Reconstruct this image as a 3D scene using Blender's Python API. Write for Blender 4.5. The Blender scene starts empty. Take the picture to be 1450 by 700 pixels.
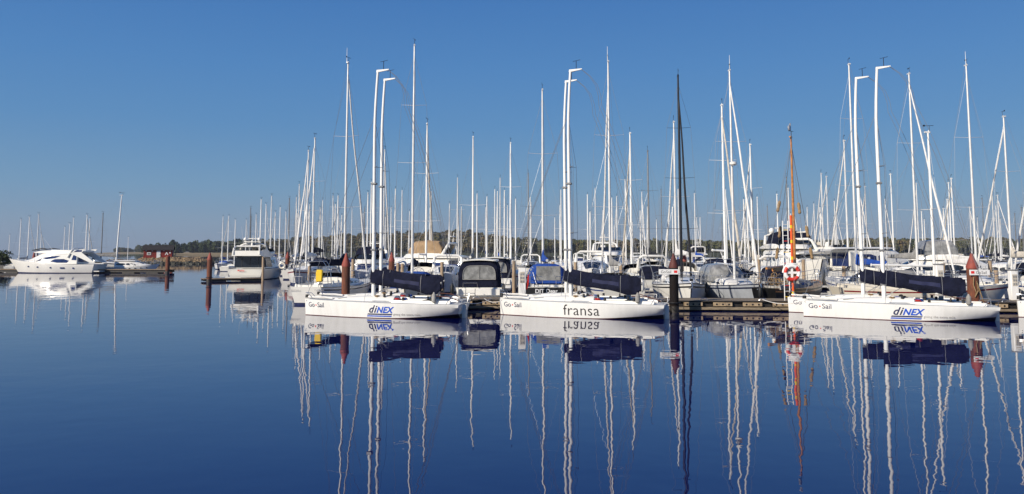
import bpy, bmesh, math, random
from math import sin, cos, pi, radians, sqrt, tan, atan2
from mathutils import Vector, Matrix
import numpy as np
R = random.Random(7)
C = bpy.context.scene.collection
sc = bpy.context.scene
# ---------------------------------------------------------------- camera, sky, sun
CAM_H, F, PITCH = 3.2, 1150.0, radians(5.2)
HOR = 356.0
PPY = HOR - F*tan(PITCH)                      # image row of the optical axis
cam_d = bpy.data.cameras.new('camera'); cam = bpy.data.objects.new('camera', cam_d); C.objects.link(cam)
cam.location = (0, 0, CAM_H); cam.rotation_euler = (radians(90)+PITCH, 0, 0)
cam_d.sensor_width = 36.0; cam_d.lens = 36.0*F/1450
cam_d.shift_y = (PPY-350.0)/1450.0
cam_d.clip_start = 0.2; cam_d.clip_end = 60000
sc.camera = cam
SUN_AZ, SUN_EL = radians(229), radians(27)
w = bpy.data.worlds.new('World'); sc.world = w; w.use_nodes = True
nt = w.node_tree; nt.nodes.clear()
sky = nt.nodes.new('ShaderNodeTexSky'); sky.sky_type = 'NISHITA'; sky.sun_disc = False
sky.sun_elevation = SUN_EL; sky.sun_rotation = SUN_AZ; sky.altitude = 0
sky.air_density = 1.15; sky.dust_density = 0.25; sky.ozone_density = 2.6
bg = nt.nodes.new('ShaderNodeBackground'); bg.inputs['Strength'].default_value = 0.095
wo = nt.nodes.new('ShaderNodeOutputWorld')
# the clear autumn air of the place: deep blue overhead, greyer towards the horizon, blended with the sky texture
tcw = nt.nodes.new('ShaderNodeTexCoord'); sx = nt.nodes.new('ShaderNodeSeparateXYZ'); rp = nt.nodes.new('ShaderNodeValToRGB')
nt.links.new(tcw.outputs['Generated'], sx.inputs[0]); nt.links.new(sx.outputs['Z'], rp.inputs[0])
E_ = rp.color_ramp.elements; E_[0].position = 0.0; E_[0].color = (.205, .278, .405, 1); E_[1].position = 1.0; E_[1].color = (.016, .070, .26, 1)
for p_, c_ in ((.035, (.190, .300, .450)), (.075, (.150, .300, .490)), (.15, (.095, .255, .510)), (.22, (.072, .225, .51)), (.31, (.048, .178, .470)), (.55, (.026, .11, .36))):
    e_ = E_.new(p_); e_.color = (*c_, 1)
scl = nt.nodes.new('ShaderNodeVectorMath'); scl.operation = 'SCALE'; scl.inputs['Scale'].default_value = 1/(.095*1.11)
nt.links.new(rp.outputs[0], scl.inputs[0])
mxw = nt.nodes.new('ShaderNodeMix'); mxw.data_type = 'RGBA'; mxw.inputs[0].default_value = .92
nt.links.new(sky.outputs[0], mxw.inputs[6]); nt.links.new(scl.outputs[0], mxw.inputs[7])
nt.links.new(mxw.outputs[2], bg.inputs['Color']); nt.links.new(bg.outputs[0], wo.inputs['Surface'])
sl = bpy.data.lights.new('sun', 'SUN'); sl.energy = 4.9; sl.angle = radians(0.5); sl.color = (1.0, 0.91, 0.78)
so = bpy.data.objects.new('sun', sl); C.objects.link(so)
sd = Vector((sin(SUN_AZ)*cos(SUN_EL), cos(SUN_AZ)*cos(SUN_EL), sin(SUN_EL)))
so.rotation_euler = sd.to_track_quat('Z', 'Y').to_euler(); so.location = (-40, -60, 60)
vs = sc.view_settings; vs.view_transform = 'Standard'; vs.look = 'None'; vs.gamma = 1; vs.exposure = 0.15
vs.use_curve_mapping = False
try:
    sc.cycles.max_bounces = 6; sc.cycles.glossy_bounces = 4; sc.cycles.diffuse_bounces = 2; sc.cycles.transmission_bounces = 4
    sc.cycles.use_denoising = True
except Exception: pass
# ---------------------------------------------------------------- layout helpers: photograph pixels -> metres at a chosen distance
def dist(py): return CAM_H*F/(py-HOR)                      # distance of a waterline point
def wx(px, D, Z=0.0):                                        # sideways metres of column px at distance D, height Z
    dep = D*cos(PITCH)+(Z-CAM_H)*sin(PITCH)
    return (px-725.0)*dep/F
def wz(py, D):                                               # height of row py at distance D
    a = (PPY-py)/F                                           # up/dep
    k = (a*cos(PITCH)+sin(PITCH))/(cos(PITCH)-a*sin(PITCH))
    return CAM_H + D*k
def scrx(X, D, Z): return 725.0+F*X/(D*cos(PITCH)+(Z-CAM_H)*sin(PITCH))
# ---------------------------------------------------------------- materials
def srgb(h):
    h = h.lstrip('#'); r = [int(h[i:i+2], 16)/255 for i in (0, 2, 4)]
    return tuple((c/12.92 if c <= 0.04045 else ((c+0.055)/1.055)**2.4) for c in r)
def mat(name, col, rough=0.5, metal=0.0, var=0.12, vscale=3.0, bump=0.0, bscale=20.0, coat=0.0, col2=None, spec=0.5, stretch=None):
    m = bpy.data.materials.new(name); m.use_nodes = True
    n = m.node_tree; b = n.nodes['Principled BSDF']
    b.inputs['Roughness'].default_value = rough; b.inputs['Metallic'].default_value = metal
    b.inputs['Specular IOR Level'].default_value = spec
    if coat: b.inputs['Coat Weight'].default_value = coat; b.inputs['Coat Roughness'].default_value = 0.08
    tc = n.nodes.new('ShaderNodeTexCoord'); mp = n.nodes.new('ShaderNodeMapping')
    oi = n.nodes.new('ShaderNodeObjectInfo'); ad = n.nodes.new('ShaderNodeVectorMath'); ad.operation = 'ADD'
    n.links.new(tc.outputs['Object'], mp.inputs[0])
    if stretch: mp.inputs['Scale'].default_value = stretch
    n.links.new(mp.outputs[0], ad.inputs[0]); n.links.new(oi.outputs['Location'], ad.inputs[1])
    nz = n.nodes.new('ShaderNodeTexNoise'); nz.inputs['Scale'].default_value = vscale; nz.inputs['Detail'].default_value = 5
    nz.inputs['Roughness'].default_value = 0.65
    n.links.new(ad.outputs[0], nz.inputs['Vector'])
    cr = n.nodes.new('ShaderNodeValToRGB')
    lo = col2 if col2 else tuple(c*(1-var) for c in col)
    hi = col if col2 else tuple(min(1, c*(1+var*0.5)) for c in col)
    cr.color_ramp.elements[0].position = 0.33; cr.color_ramp.elements[1].position = 0.66
    cr.color_ramp.elements[0].color = (*lo, 1); cr.color_ramp.elements[1].color = (*hi, 1)
    n.links.new(nz.outputs['Fac'], cr.inputs[0]); n.links.new(cr.outputs[0], b.inputs['Base Color'])
    if bump:
        n2 = n.nodes.new('ShaderNodeTexNoise'); n2.inputs['Scale'].default_value = bscale; n2.inputs['Detail'].default_value = 4
        n.links.new(ad.outputs[0], n2.inputs['Vector'])
        bp = n.nodes.new('ShaderNodeBump'); bp.inputs['Strength'].default_value = bump; bp.inputs['Distance'].default_value = 0.05
        n.links.new(n2.outputs['Fac'], bp.inputs['Height']); n.links.new(bp.outputs[0], b.inputs['Normal'])
    return m
M = {}
M['gel'] = mat('white gelcoat', (.80, .78, .72), .28, var=.07, vscale=.8, coat=.3)
M['gel2'] = mat('aged white gelcoat', (.70, .68, .62), .38, var=.14, vscale=1.5)
M['cream'] = mat('cream gelcoat', (.72, .66, .54), .3, var=.08, vscale=1.0, coat=.2)
M['greygel'] = mat('grey gelcoat', (.36, .38, .40), .35, var=.1)
M['navyhull'] = mat('navy hull paint', (.010, .016, .045), .2, var=.3, coat=.4)
M['blackhull_shade'] = mat('black hull paint and shade', (.008, .008, .008), .35, var=.5, bump=.1)  # paint of black hulls; also painted shadow under the race boats
M['bluehull'] = mat('blue hull paint', (.02, .06, .2), .25, var=.2, coat=.3)
M['deck'] = mat('non slip deck', (.62, .61, .57), .65, var=.15, vscale=4, bump=.2, bscale=60)
M['bluedeck'] = mat('blue grey deck', (.10, .15, .24), .6, var=.2, vscale=4)
M['teak'] = mat('weathered teak', (.34, .25, .16), .7, var=.35, vscale=6, stretch=(1, 8, 8), bump=.2)
M['varnish'] = mat('varnished wood', (.46, .19, .045), .3, var=.4, vscale=5, coat=.5)
M['mahog'] = mat('mahogany', (.14, .05, .025), .4, var=.4, vscale=5)
M['redboot'] = mat('dark red antifouling', (.10, .016, .012), .6, var=.4, vscale=5)
M['blueboot'] = mat('blue antifouling', (.02, .03, .10), .6, var=.4, vscale=5)
M['redstripe'] = mat('dark red stripe', (.20, .012, .015), .3, var=.15)
M['bluestripe'] = mat('blue stripe', (.02, .05, .20), .3, var=.15)
M['black'] = mat('black rubber', (.010, .010, .011), .6, var=.4, bump=.2)
M['alu'] = mat('anodised aluminium', (.72, .71, .68), .38, metal=.25, var=.12, vscale=2)
M['whitemast'] = mat('white painted spar', (.82, .81, .77), .3, var=.06, vscale=1.5)
M['greymast'] = mat('grey spar', (.22, .22, .22), .4, metal=.3, var=.2)
M['darkmast'] = mat('black carbon spar', (.010, .010, .013), .35, var=.3)
M['steel'] = mat('stainless steel', (.62, .62, .62), .22, metal=.9, var=.1)
M['wire'] = mat('rigging wire', (.30, .30, .30), .4, metal=.4, var=.1)
M['navycloth'] = mat('navy canvas', (.010, .012, .028), .9, spec=.12, var=.45, vscale=2.5, bump=.5, bscale=6)
M['bluecloth'] = mat('bright blue canvas', (.010, .065, .34), .8, var=.35, vscale=3, bump=.5, bscale=7)
M['patch'] = mat('dark blue printed panel', (.009, .013, .055), .8, var=.2, vscale=4, bump=.3)
M['greycloth'] = mat('grey canvas', (.30, .29, .27), .85, var=.3, vscale=3, bump=.5, bscale=7)
M['creamcloth'] = mat('cream canvas', (.55, .50, .42), .85, var=.25, vscale=3, bump=.6, bscale=7)
M['whitecloth'] = mat('white sailcloth', (.74, .72, .68), .75, var=.15, vscale=4, bump=.4, bscale=8)
M['blackcloth'] = mat('black canvas', (.014, .014, .016), .85, var=.4, vscale=3, bump=.5, bscale=7)
M['redcloth'] = mat('red cloth', (.50, .02, .015), .8, var=.2)
M['browncloth'] = mat('brown tarpaulin', (.36, .24, .13), .85, var=.25, vscale=2, bump=.5, bscale=4)
M['glass'] = mat('tinted window', (.012, .016, .024), .06, var=.3, vscale=1.5, spec=.7)
M['blueglass'] = mat('blue tinted window', (.02, .035, .12), .07, var=.4, vscale=1.0, spec=.7)
M['vinyl'] = mat('clear vinyl window', (.26, .26, .25), .15, var=.45, vscale=2.5, bump=.15, bscale=5)
M['rust'] = mat('rusty steel pile', (.20, .060, .026), .8, col2=(.085, .032, .018), vscale=3.5, bump=.4, bscale=18, stretch=(3, 3, .6))
M['redcap'] = mat('faded red paint', (.30, .060, .038), .7, col2=(.20, .042, .03), vscale=4, bump=.2)
M['darkpile'] = mat('dark steel pile', (.010, .006, .005), .8, spec=.2, col2=(.010, .008, .008), vscale=4, bump=.4)  # near-black brown shaft, much darker than the rusty piles
M['darkcap'] = mat('dark red pile cap', (.10, .024, .018), .7, var=.3)
M['racegel'] = mat('weathered racing gelcoat', (.79, .78, .745), .3, col2=(.72, .71, .67), vscale=1.6, coat=.25, stretch=(2.2, 2.2, .35), bump=.04, bscale=1.2)
M['boardwood'] = mat('pale bracket boards', (.42, .32, .20), .85, col2=(.24, .17, .10), vscale=4, bump=.4)
M['wetrock'] = mat('wet algae covered rock', (.05, .045, .025), .6, col2=(.015, .016, .010), vscale=2, bump=.5)
M['timber'] = mat('pale weathered timber', (.46, .34, .22), .85, col2=(.25, .18, .12), vscale=5, bump=.4, stretch=(4, 4, .7))
M['plank'] = mat('pontoon planks', (.30, .24, .16), .85, col2=(.15, .115, .08), vscale=3, bump=.4, stretch=(1, 6, 6))
M['darkwood'] = mat('wet dark timber', (.022, .018, .014), .55, var=.5, vscale=5, bump=.3)  # near-black brown for wet weed bands and dark pontoon beams
M['concrete'] = mat('concrete float', (.13, .12, .105), .85, var=.4, vscale=4, bump=.4)
M['yellow'] = mat('yellow plastic', (.80, .52, .01), .5, var=.1)
M['red'] = mat('red paint', (.62, .035, .02), .45, var=.15)
M['orange'] = mat('orange red paint', (.75, .10, .015), .4, var=.2, vscale=3)
M['barn'] = mat('falun red boards', (.30, .036, .024), .8, var=.3, vscale=3)
M['roof'] = mat('dark tarred roof', (.025, .020, .018), .85, var=.4, vscale=3)
M['white'] = mat('white paint', (.80, .79, .76), .5, var=.06)
M['grey'] = mat('grey paint', (.25, .25, .25), .5, var=.15)
M['ink'] = mat('dark navy lettering', (.02, .028, .085), .4, var=.05)
M['inkblue'] = mat('bright blue lettering', (.012, .085, .50), .4, var=.05)
M['inkblack'] = mat('black lettering', (.03, .026, .026), .4, var=.05)
M['inkgrey'] = mat('pale grey lettering', (.42, .40, .38), .4, var=.05)
M['inkred'] = mat('red lettering', (.72, .035, .03), .4, var=.05)
M['inkwhite'] = mat('white lettering', (.8, .8, .8), .4, var=.05)
M['rope'] = mat('hemp rope', (.30, .20, .10), .9, var=.4, vscale=12, bump=.5)
M['rock'] = mat('breakwater rock', (.30, .21, .11), .9, col2=(.07, .05, .035), vscale=.9, bump=.6, bscale=3)
M['trunk'] = mat('bark', (.10, .075, .05), .9, var=.4, vscale=4)
# ---------------------------------------------------------------- mesh builder
class MB:
    def __init__(s): s.v = []; s.f = []; s.m = []
    def add(s, verts, faces, mi=0):
        b = len(s.v); s.v.extend([tuple(p) for p in verts])
        for i, fc in enumerate(faces):
            s.f.append([b+k for k in fc]); s.m.append(mi[i] if isinstance(mi, (list, tuple)) else mi)
        return s
    def box(s, c, d, mi=0, rot=None, ch=0.0):
        x, y, z = [q/2 for q in d]
        if ch <= 0:
            vs_ = [(-x,-y,-z),(x,-y,-z),(x,y,-z),(-x,y,-z),(-x,-y,z),(x,-y,z),(x,y,z),(-x,y,z)]
            fs = [(3,2,1,0),(4,5,6,7),(0,1,5,4),(1,2,6,5),(2,3,7,6),(3,0,4,7)]
        else:
            vs_ = []; idx = {}
            for sx in (-1,1):
                for sy in (-1,1):
                    for sz in (-1,1):
                        for k in range(3):
                            q = [sx*x, sy*y, sz*z]
                            for j in range(3):
                                if j != k: q[j] -= (sx,sy,sz)[j]*ch
                            idx[(sx,sy,sz,k)] = len(vs_); vs_.append(tuple(q))
            fs = []
            for k in range(3):
                a, b_ = [j for j in range(3) if j != k]
                for sg in (-1,1):
                    lst = []
                    for (u, v) in ((-1,-1),(1,-1),(1,1),(-1,1)):
                        t = [0,0,0]; t[k] = sg; t[a] = u; t[b_] = v
                        lst.append(idx[(t[0],t[1],t[2],k)])
                    fs.append(lst)
                    # edge chamfers
                for u in (-1,1):
                    for v in (-1,1):
                        t0 = [0,0,0]; t0[k] = -1; t0[a] = u; t0[b_] = v
                        t1 = list(t0); t1[k] = 1
                        fs.append([idx[(*t0, a)], idx[(*t1, a)], idx[(*t1, b_)], idx[(*t0, b_)]])
            for sx in (-1,1):
                for sy in (-1,1):
                    for sz in (-1,1): fs.append([idx[(sx,sy,sz,k)] for k in range(3)])
        c = Vector(c)
        vs_ = [((rot @ Vector(p)) if rot else Vector(p))+c for p in vs_]
        return s.add(vs_, fs, mi)
    def ring(s, p, d, r, n, up=None, fl=1.0):
        d = Vector(d).normalized(); u = Vector(up) if up else (Vector((0,0,1)) if abs(d.z) < .9 else Vector((1,0,0)))
        a = d.cross(u).normalized(); b = a.cross(d).normalized()
        return [Vector(p)+a*(r*cos(2*pi*i/n))+b*(r*fl*sin(2*pi*i/n)) for i in range(n)]
    def tube(s, p0, p1, r0, r1=None, n=8, mi=0, fl=1.0):
        r1 = r0 if r1 is None else r1
        d = Vector(p1)-Vector(p0)
        a = s.ring(p0, d, r0, n, fl=fl); b = s.ring(p1, d, r1, n, fl=fl)
        return s.loft([a, b], mi)
    def path(s, pts, r, n=6, mi=0, caps=True):
        pts = [Vector(p) for p in pts]; rr = r if isinstance(r, (list, tuple)) else [r]*len(pts)
        rings = []; up = None
        for i, p in enumerate(pts):
            d = (pts[min(i+1, len(pts)-1)]-pts[max(i-1, 0)])
            if up is None: up = Vector((0,0,1)) if abs(d.normalized().z) < .8 else Vector((1,0,0))
            a = d.cross(up)
            if a.length < 1e-6: a = Vector((1,0,0))
            a.normalize(); up = a.cross(d).normalized()
            rings.append([p+a*(rr[i]*cos(2*pi*k/n))+up*(rr[i]*sin(2*pi*k/n)) for k in range(n)])
        return s.loft(rings, mi, caps)
    def loft(s, rings, mi=0, caps=True, closed=True, rowm=None):
        n = len(rings[0]); v = [p for r in rings for p in r]; f = []; m = []
        for i in range(len(rings)-1):
            for k in range(n if closed else n-1):
                k2 = (k+1) % n
                f.append((i*n+k, i*n+k2, (i+1)*n+k2, (i+1)*n+k)); m.append(rowm[k] if rowm else mi)
        if caps:
            f.append(tuple(range(n-1, -1, -1))); f.append(tuple((len(rings)-1)*n+k for k in range(n))); m += [mi, mi]
        return s.add(v, f, m)
    def ball(s, c, r, nu=10, nv=6, mi=0):
        r = r if isinstance(r, (list, tuple)) else (r,r,r); rings = []
        for j in range(nv+1):
            t = -pi/2+pi*j/nv; q = max(cos(t), 1e-3)
            rings.append([(c[0]+r[0]*q*cos(2*pi*i/nu), c[1]+r[1]*q*sin(2*pi*i/nu), c[2]+r[2]*sin(t)) for i in range(nu)])
        return s.loft(rings, mi)
    def torus(s, c, RR, r, axis='y', nu=24, nv=8, mi=0, mf=None, arc=2*pi):
        v = []; f = []; m = []
        full = arc > 6.28; N = nu if full else nu+1
        for i in range(N):
            a = arc*i/nu
            for j in range(nv):
                b = 2*pi*j/nv; q = RR+r*cos(b); p = (q*cos(a), r*sin(b), q*sin(a))
                if axis == 'z': p = (p[0], p[2], p[1])
                if axis == 'x': p = (p[1], p[0], p[2])
                v.append((c[0]+p[0], c[1]+p[1], c[2]+p[2]))
        for i in range(nu):
            for j in range(nv):
                i2 = (i+1) % N; f.append((i*nv+j, i*nv+(j+1)%nv, i2*nv+(j+1)%nv, i2*nv+j)); m.append(mf(i/nu) if mf else mi)
        return s.add(v, f, m)
    def prism(s, pts, axis, t0, t1, mi=0):
        """polygon pts (2D) extruded along axis; pts live in the other two axes in order"""
        def P(a, b, t): return (t, a, b) if axis == 'x' else ((a, t, b) if axis == 'y' else (a, b, t))
        n = len(pts); v = [P(a, b, t0) for a, b in pts]+[P(a, b, t1) for a, b in pts]
        f = [tuple(range(n-1,-1,-1)), tuple(range(n, 2*n))]+[(i, (i+1)%n, n+(i+1)%n, n+i) for i in range(n)]
        return s.add(v, f, mi)
    def xform(s, mtx):
        s.v = [tuple(mtx @ Vector(p)) for p in s.v]; return s
    def build(s, name, mats, parent=None, ang=38, label=None):
        me = bpy.data.meshes.new(name); me.from_pydata(s.v, [], s.f)
        mats = mats if isinstance(mats, (list, tuple)) else [mats]
        for m_ in mats: me.materials.append(M[m_] if isinstance(m_, str) else m_)
        me.polygons.foreach_set('material_index', s.m)
        bm = bmesh.new(); bm.from_mesh(me); bmesh.ops.recalc_face_normals(bm, faces=bm.faces); bm.to_mesh(me); bm.free()
        me.polygons.foreach_set('use_smooth', [True]*len(me.polygons))
        me.set_sharp_from_angle(angle=radians(ang)); me.update()
        o = bpy.data.objects.new(name, me); C.objects.link(o)
        if parent: o.parent = parent
        if label: o['label'] = label
        return o
def thing(name, label, cat, loc=(0,0,0), rz=0, group=None):
    o = bpy.data.objects.new(name, None); C.objects.link(o); o.location = loc; o.rotation_euler = (0,0,rz)
    o['label'] = label; o['category'] = cat; o.empty_display_size = .3
    if group: o['group'] = group
    return o
def tag(o, label, cat, group=None):
    o['label'] = label; o['category'] = cat
    if group: o['group'] = group
    return o
def kids(o): return [c for c in o.children]
def copy_tree(o, parent=None):
    c = o.copy(); C.objects.link(c)
    if parent: c.parent = parent
    for ch in KIDS.get(o.name) or o.children: copy_tree(ch, c)
    return c
KIDS = {}
def text_mesh(body, size, shear=0.0, bold=0.0, spacing=1.0):
    cu = bpy.data.curves.new('txt', 'FONT'); cu.body = body; cu.size = size; cu.shear = shear; cu.offset = bold
    cu.space_character = spacing; cu.resolution_u = 3
    o = bpy.data.objects.new('txt', cu); C.objects.link(o); bpy.context.view_layer.update()
    dg = bpy.context.evaluated_depsgraph_get(); me = bpy.data.meshes.new_from_object(o.evaluated_get(dg))
    v = [tuple(p.co) for p in me.vertices]; f = [tuple(p.vertices) for p in me.polygons]
    bpy.data.objects.remove(o); bpy.data.curves.remove(cu); bpy.data.meshes.remove(me)
    return v, f
# ---------------------------------------------------------------- hull and rig builders (x forward, z up, waterline at 0)
class Hull:
    def __init__(s, L, B, fs, fm, fb, tw=.7, rake=.6, srake=-.15, flare=.85, tmax=.42, pw=2.1, rocker=0.0, ebow=.02):
        s.__dict__.update(locals())
    def half(s, t):
        if t < s.tmax: return s.B/2*(s.tw+(1-s.tw)*sin(pi/2*t/s.tmax))
        u = (t-s.tmax)/(1-s.tmax); return s.B/2*max(s.ebow, (1-u**s.pw)**.85)
    def sheer(s, t):
        a = s.fs; c = 2*(s.fs+s.fb-2*s.fm); b = s.fb-s.fs-c
        return a+b*t+c*t*t
    def pt(s, t, f, side=1):
        hb = s.half(t); z0 = s.sheer(t)
        fl = s.flare*(1-.45*max(0, (t-.55)/.45)**2)
        zb = s.rocker*max(0, (.40-t)/.40)**1.5
        g = min(f, 1.0)
        y = hb*(1+(fl-1)*g**1.6); z = zb+(z0-zb)*(1-g)
        if s.rocker and t < .34: y *= 1-.42*(1-t/.34)**1.2*g**4
        if f > 1: y *= (1-(.9 if s.rocker else .45)*(f-1)); z = zb-.35*(f-1)
        x = -s.L/2+s.L*t-s.rake*g*t**5-s.srake*g*(1-t)**6
        return Vector((x, side*y, z))
    def build(s, parent, mats, rows, n=16, deckmat='deck', deck=True, camber=.05, zoff=-.03):
        """rows: list of (fraction, material index) of the strake below it"""
        mb = MB(); fr = [r[0] for r in rows]+[1.0, 1.7, 2.0]
        mi = [r[1] for r in rows]+[len(mats)-1, len(mats)-1]
        rings = []
        for i in range(n+1):
            t = i/n; t = t if t < .5 else .5+.5*(1-(1-(t-.5)*2)**1.3)
            rings.append([s.pt(t, f, 1) for f in fr]+[s.pt(t, f, -1) for f in reversed(fr)])
        k = len(fr); rowm = mi+[mi[-1]]+list(reversed(mi))
        mb.loft(rings, 0, caps=False, closed=False, rowm=rowm)
        # transom following the same strakes
        r0 = rings[0]
        for j in range(k-1): mb.add([r0[j], r0[j+1], r0[2*k-2-j], r0[2*k-1-j]], [(0,1,2,3)], mi[j] if mi[j] != 2 else 0)
        o = mb.build('hull', mats, parent)
        if deck:
            db = MB(); rr = []
            for i in range(n+1):
                t = i/n; a = s.pt(t, .02, 1); b = s.pt(t, .02, -1); z = a.z+zoff
                rr.append([(a.x, a.y-.01, z), (a.x, a.y*.45, z+camber*a.y/(s.B/2)), (b.x, b.y*.45, z+camber*a.y/(s.B/2)), (b.x, b.y+.01, z)])
            db.loft(rr, 0, caps=False, closed=False); db.build('deck', deckmat, parent)
        return o
    def at(s, x, side=1, inset=.06):
        t = min(1, max(0, (x+s.L/2)/s.L)); p = s.pt(t, 0, side); p.y -= side*inset; return p

def house(st, n=None, camber=.06, r=.10, mi=0):
    """st: (x, half width low, half width top, z low, z top). returns rings"""
    rings = []
    for (x, wb, wt, zb, zt) in st:
        q = min(r, wt*.5, (zt-zb)*.45+.001)
        rings.append([Vector(p) for p in ((x, wb, zb), (x, wt+ (wb-wt)*.12, zt-q), (x, wt-q*.9, zt), (x, wt*.4, zt+camber), (x, -wt*.4, zt+camber), (x, -wt+q*.9, zt), (x, -wt-(wb-wt)*.12, zt-q), (x, -wb, zb))])
    return rings
def add_house(parent, name, m_, st, **k):
    mb = MB(); rg = house(st, **k); mb.loft(rg, 0, caps=True, closed=True); return mb.build(name, m_, parent), rg
def side_glass(parent, rg, st, wins, m_='glass', off=.012):
    """window panels lying on the house side; wins: (x0, x1, f0, f1[, slant])"""
    xs = [a[0] for a in st]; up = xs[-1] > xs[0]
    def S(x, f, side):
        for i in range(len(xs)-1):
            a, b = xs[i], xs[i+1]
            if min(a, b)-1e-6 <= x <= max(a, b)+1e-6:
                t = (x-a)/(b-a) if b != a else 0
                lo = rg[i][0].lerp(rg[i+1][0], t); hi = rg[i][1].lerp(rg[i+1][1], t); p = lo.lerp(hi, f)
                return Vector((p.x, (p.y+off)*side, p.z))
        return None
    for wd in wins:
        x0, x1, f0, f1 = wd[:4]; sl = wd[4] if len(wd) > 4 else 0
        for side in (1, -1):
            mb = MB(); n = 5; top = []; bot = []
            for i in range(n):
                t = i/(n-1); e = .25*(abs(2*t-1)**4)*(f1-f0)
                bot.append(S(x0+(x1-x0)*t, f0+e, side)); top.append(S(x0+(x1-x0)*t+sl*(1 if up else -1)*(t*0+1)*0, f1-e, side))
            if any(p is None for p in bot+top): continue
            mb.loft([bot, top], 0, caps=False, closed=False); mb.build('window', m_, parent)
def side_poly(parent, rg, st, pts, m_='glass', off=.014):
    xs = [a[0] for a in st]; P = []
    for j in range(len(pts)):
        a, b = pts[j], pts[(j+1) % len(pts)]
        for q in range(4): P.append((a[0]+(b[0]-a[0])*q/4, a[1]+(b[1]-a[1])*q/4))
    for side in (1, -1):
        out = []
        for x, f in P:
            for i in range(len(xs)-1):
                if xs[i]-1e-6 <= x <= xs[i+1]+1e-6:
                    t = (x-xs[i])/(xs[i+1]-xs[i]); p = rg[i][0].lerp(rg[i+1][0], t).lerp(rg[i][1].lerp(rg[i+1][1], t), f); out.append((p.x, (p.y+off)*side, p.z)); break
        mb = MB(); mb.add(out, [tuple(range(len(out)))]); mb.build('window', m_, parent)
def front_glass(parent, a, b, m_='glass', f0=.12, f1=.88, wid=.9, off=.014, name='windscreen', parts=1):
    """glass on the slope between two house rings"""
    for p in range(parts):
        mb = MB(); rows = []
        for f in (f0, f1):
            row = []
            for k in range(2, 6):
                q = a[k].lerp(b[k], f); row.append(q)
            y0, y1 = row[0].y, row[-1].y; L_ = []
            for j in range(6):
                t = (p+.04+.92*j/5)/parts; yy = y0*wid+(y1-y0)*wid*t
                # interpolate z by y
                for i in range(3):
                    if (row[i].y-yy)*(row[i+1].y-yy) <= 1e-9 or i == 2:
                        s_ = (yy-row[i].y)/((row[i+1].y-row[i].y) or 1); z = row[i].z+(row[i+1].z-row[i].z)*s_; x = row[i].x; break
                L_.append(Vector((x, yy, z)))
            rows.append(L_)
        nrm = (rows[1][2]-rows[0][2]).cross(rows[0][3]-rows[0][2]).normalized()
        if nrm.z < 0: nrm = -nrm
        rows = [[q+nrm*off for q in r_] for r_ in rows]
        mb.loft(rows, 0, caps=False, closed=False); mb.build(name, m_, parent)

def rails(parent, H, x0, x1, h=.6, n=5, bow=True, stern=True, wires=(.33, .6), lod=0):
    """lifelines on both sides, pulpit at the bow, pushpit at the stern"""
    for side in (1, -1):
        mb = MB(); tops = []
        for i in range(n):
            x = x0+(x1-x0)*i/(n-1); p = H.at(x, side); mb.tube(p, p+Vector((0, 0, h)), .014, n=5); tops.append(p)
        for hh in wires: mb.path([p+Vector((0,0,hh-.02)) for p in tops], .008, n=4)
        mb.build('lifeline', 'steel', parent)
    if bow:
        mb = MB(); xb = H.L/2; a = [H.at(x1, 1)+Vector((0,0,h)), H.at((x1+xb)/2, 1)+Vector((0,0,h+.03)), Vector((xb+.12, .12, H.sheer(1)+h+.05)), Vector((xb+.12, -.12, H.sheer(1)+h+.05)), H.at((x1+xb)/2, -1)+Vector((0,0,h+.03)), H.at(x1, -1)+Vector((0,0,h))]
        mb.path(a, .018, n=6); mb.path([p-Vector((0,0,h*.45)) for p in a], .012, n=5)
        for p in (a[0], a[1], a[4], a[5]): mb.tube(p, p-Vector((0,0,h)), .016, n=5)
        mb.tube(a[2], (xb-.1, .06, H.sheer(1)), .016, n=5); mb.tube(a[3], (xb-.1, -.06, H.sheer(1)), .016, n=5)
        mb.build('pulpit', 'steel', parent)
    if stern:
        mb = MB(); xs = -H.L/2+.12
        a = [H.at(x0, 1)+Vector((0,0,h)), Vector((xs, H.half(0)-.1, H.sheer(0)+h)), Vector((xs, -H.half(0)+.1, H.sheer(0)+h)), H.at(x0, -1)+Vector((0,0,h))]
        for g in ((a[0], a[1], a[1].lerp(a[2], .32)), (a[3], a[2], a[2].lerp(a[1], .32))):
            mb.path(g, .018, n=6); mb.path([p-Vector((0,0,h*.45)) for p in g], .012, n=5)
            for p in g: mb.tube(p, p-Vector((0,0,h)), .016, n=5)
        mb.build('pushpit', 'steel', parent)

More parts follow.
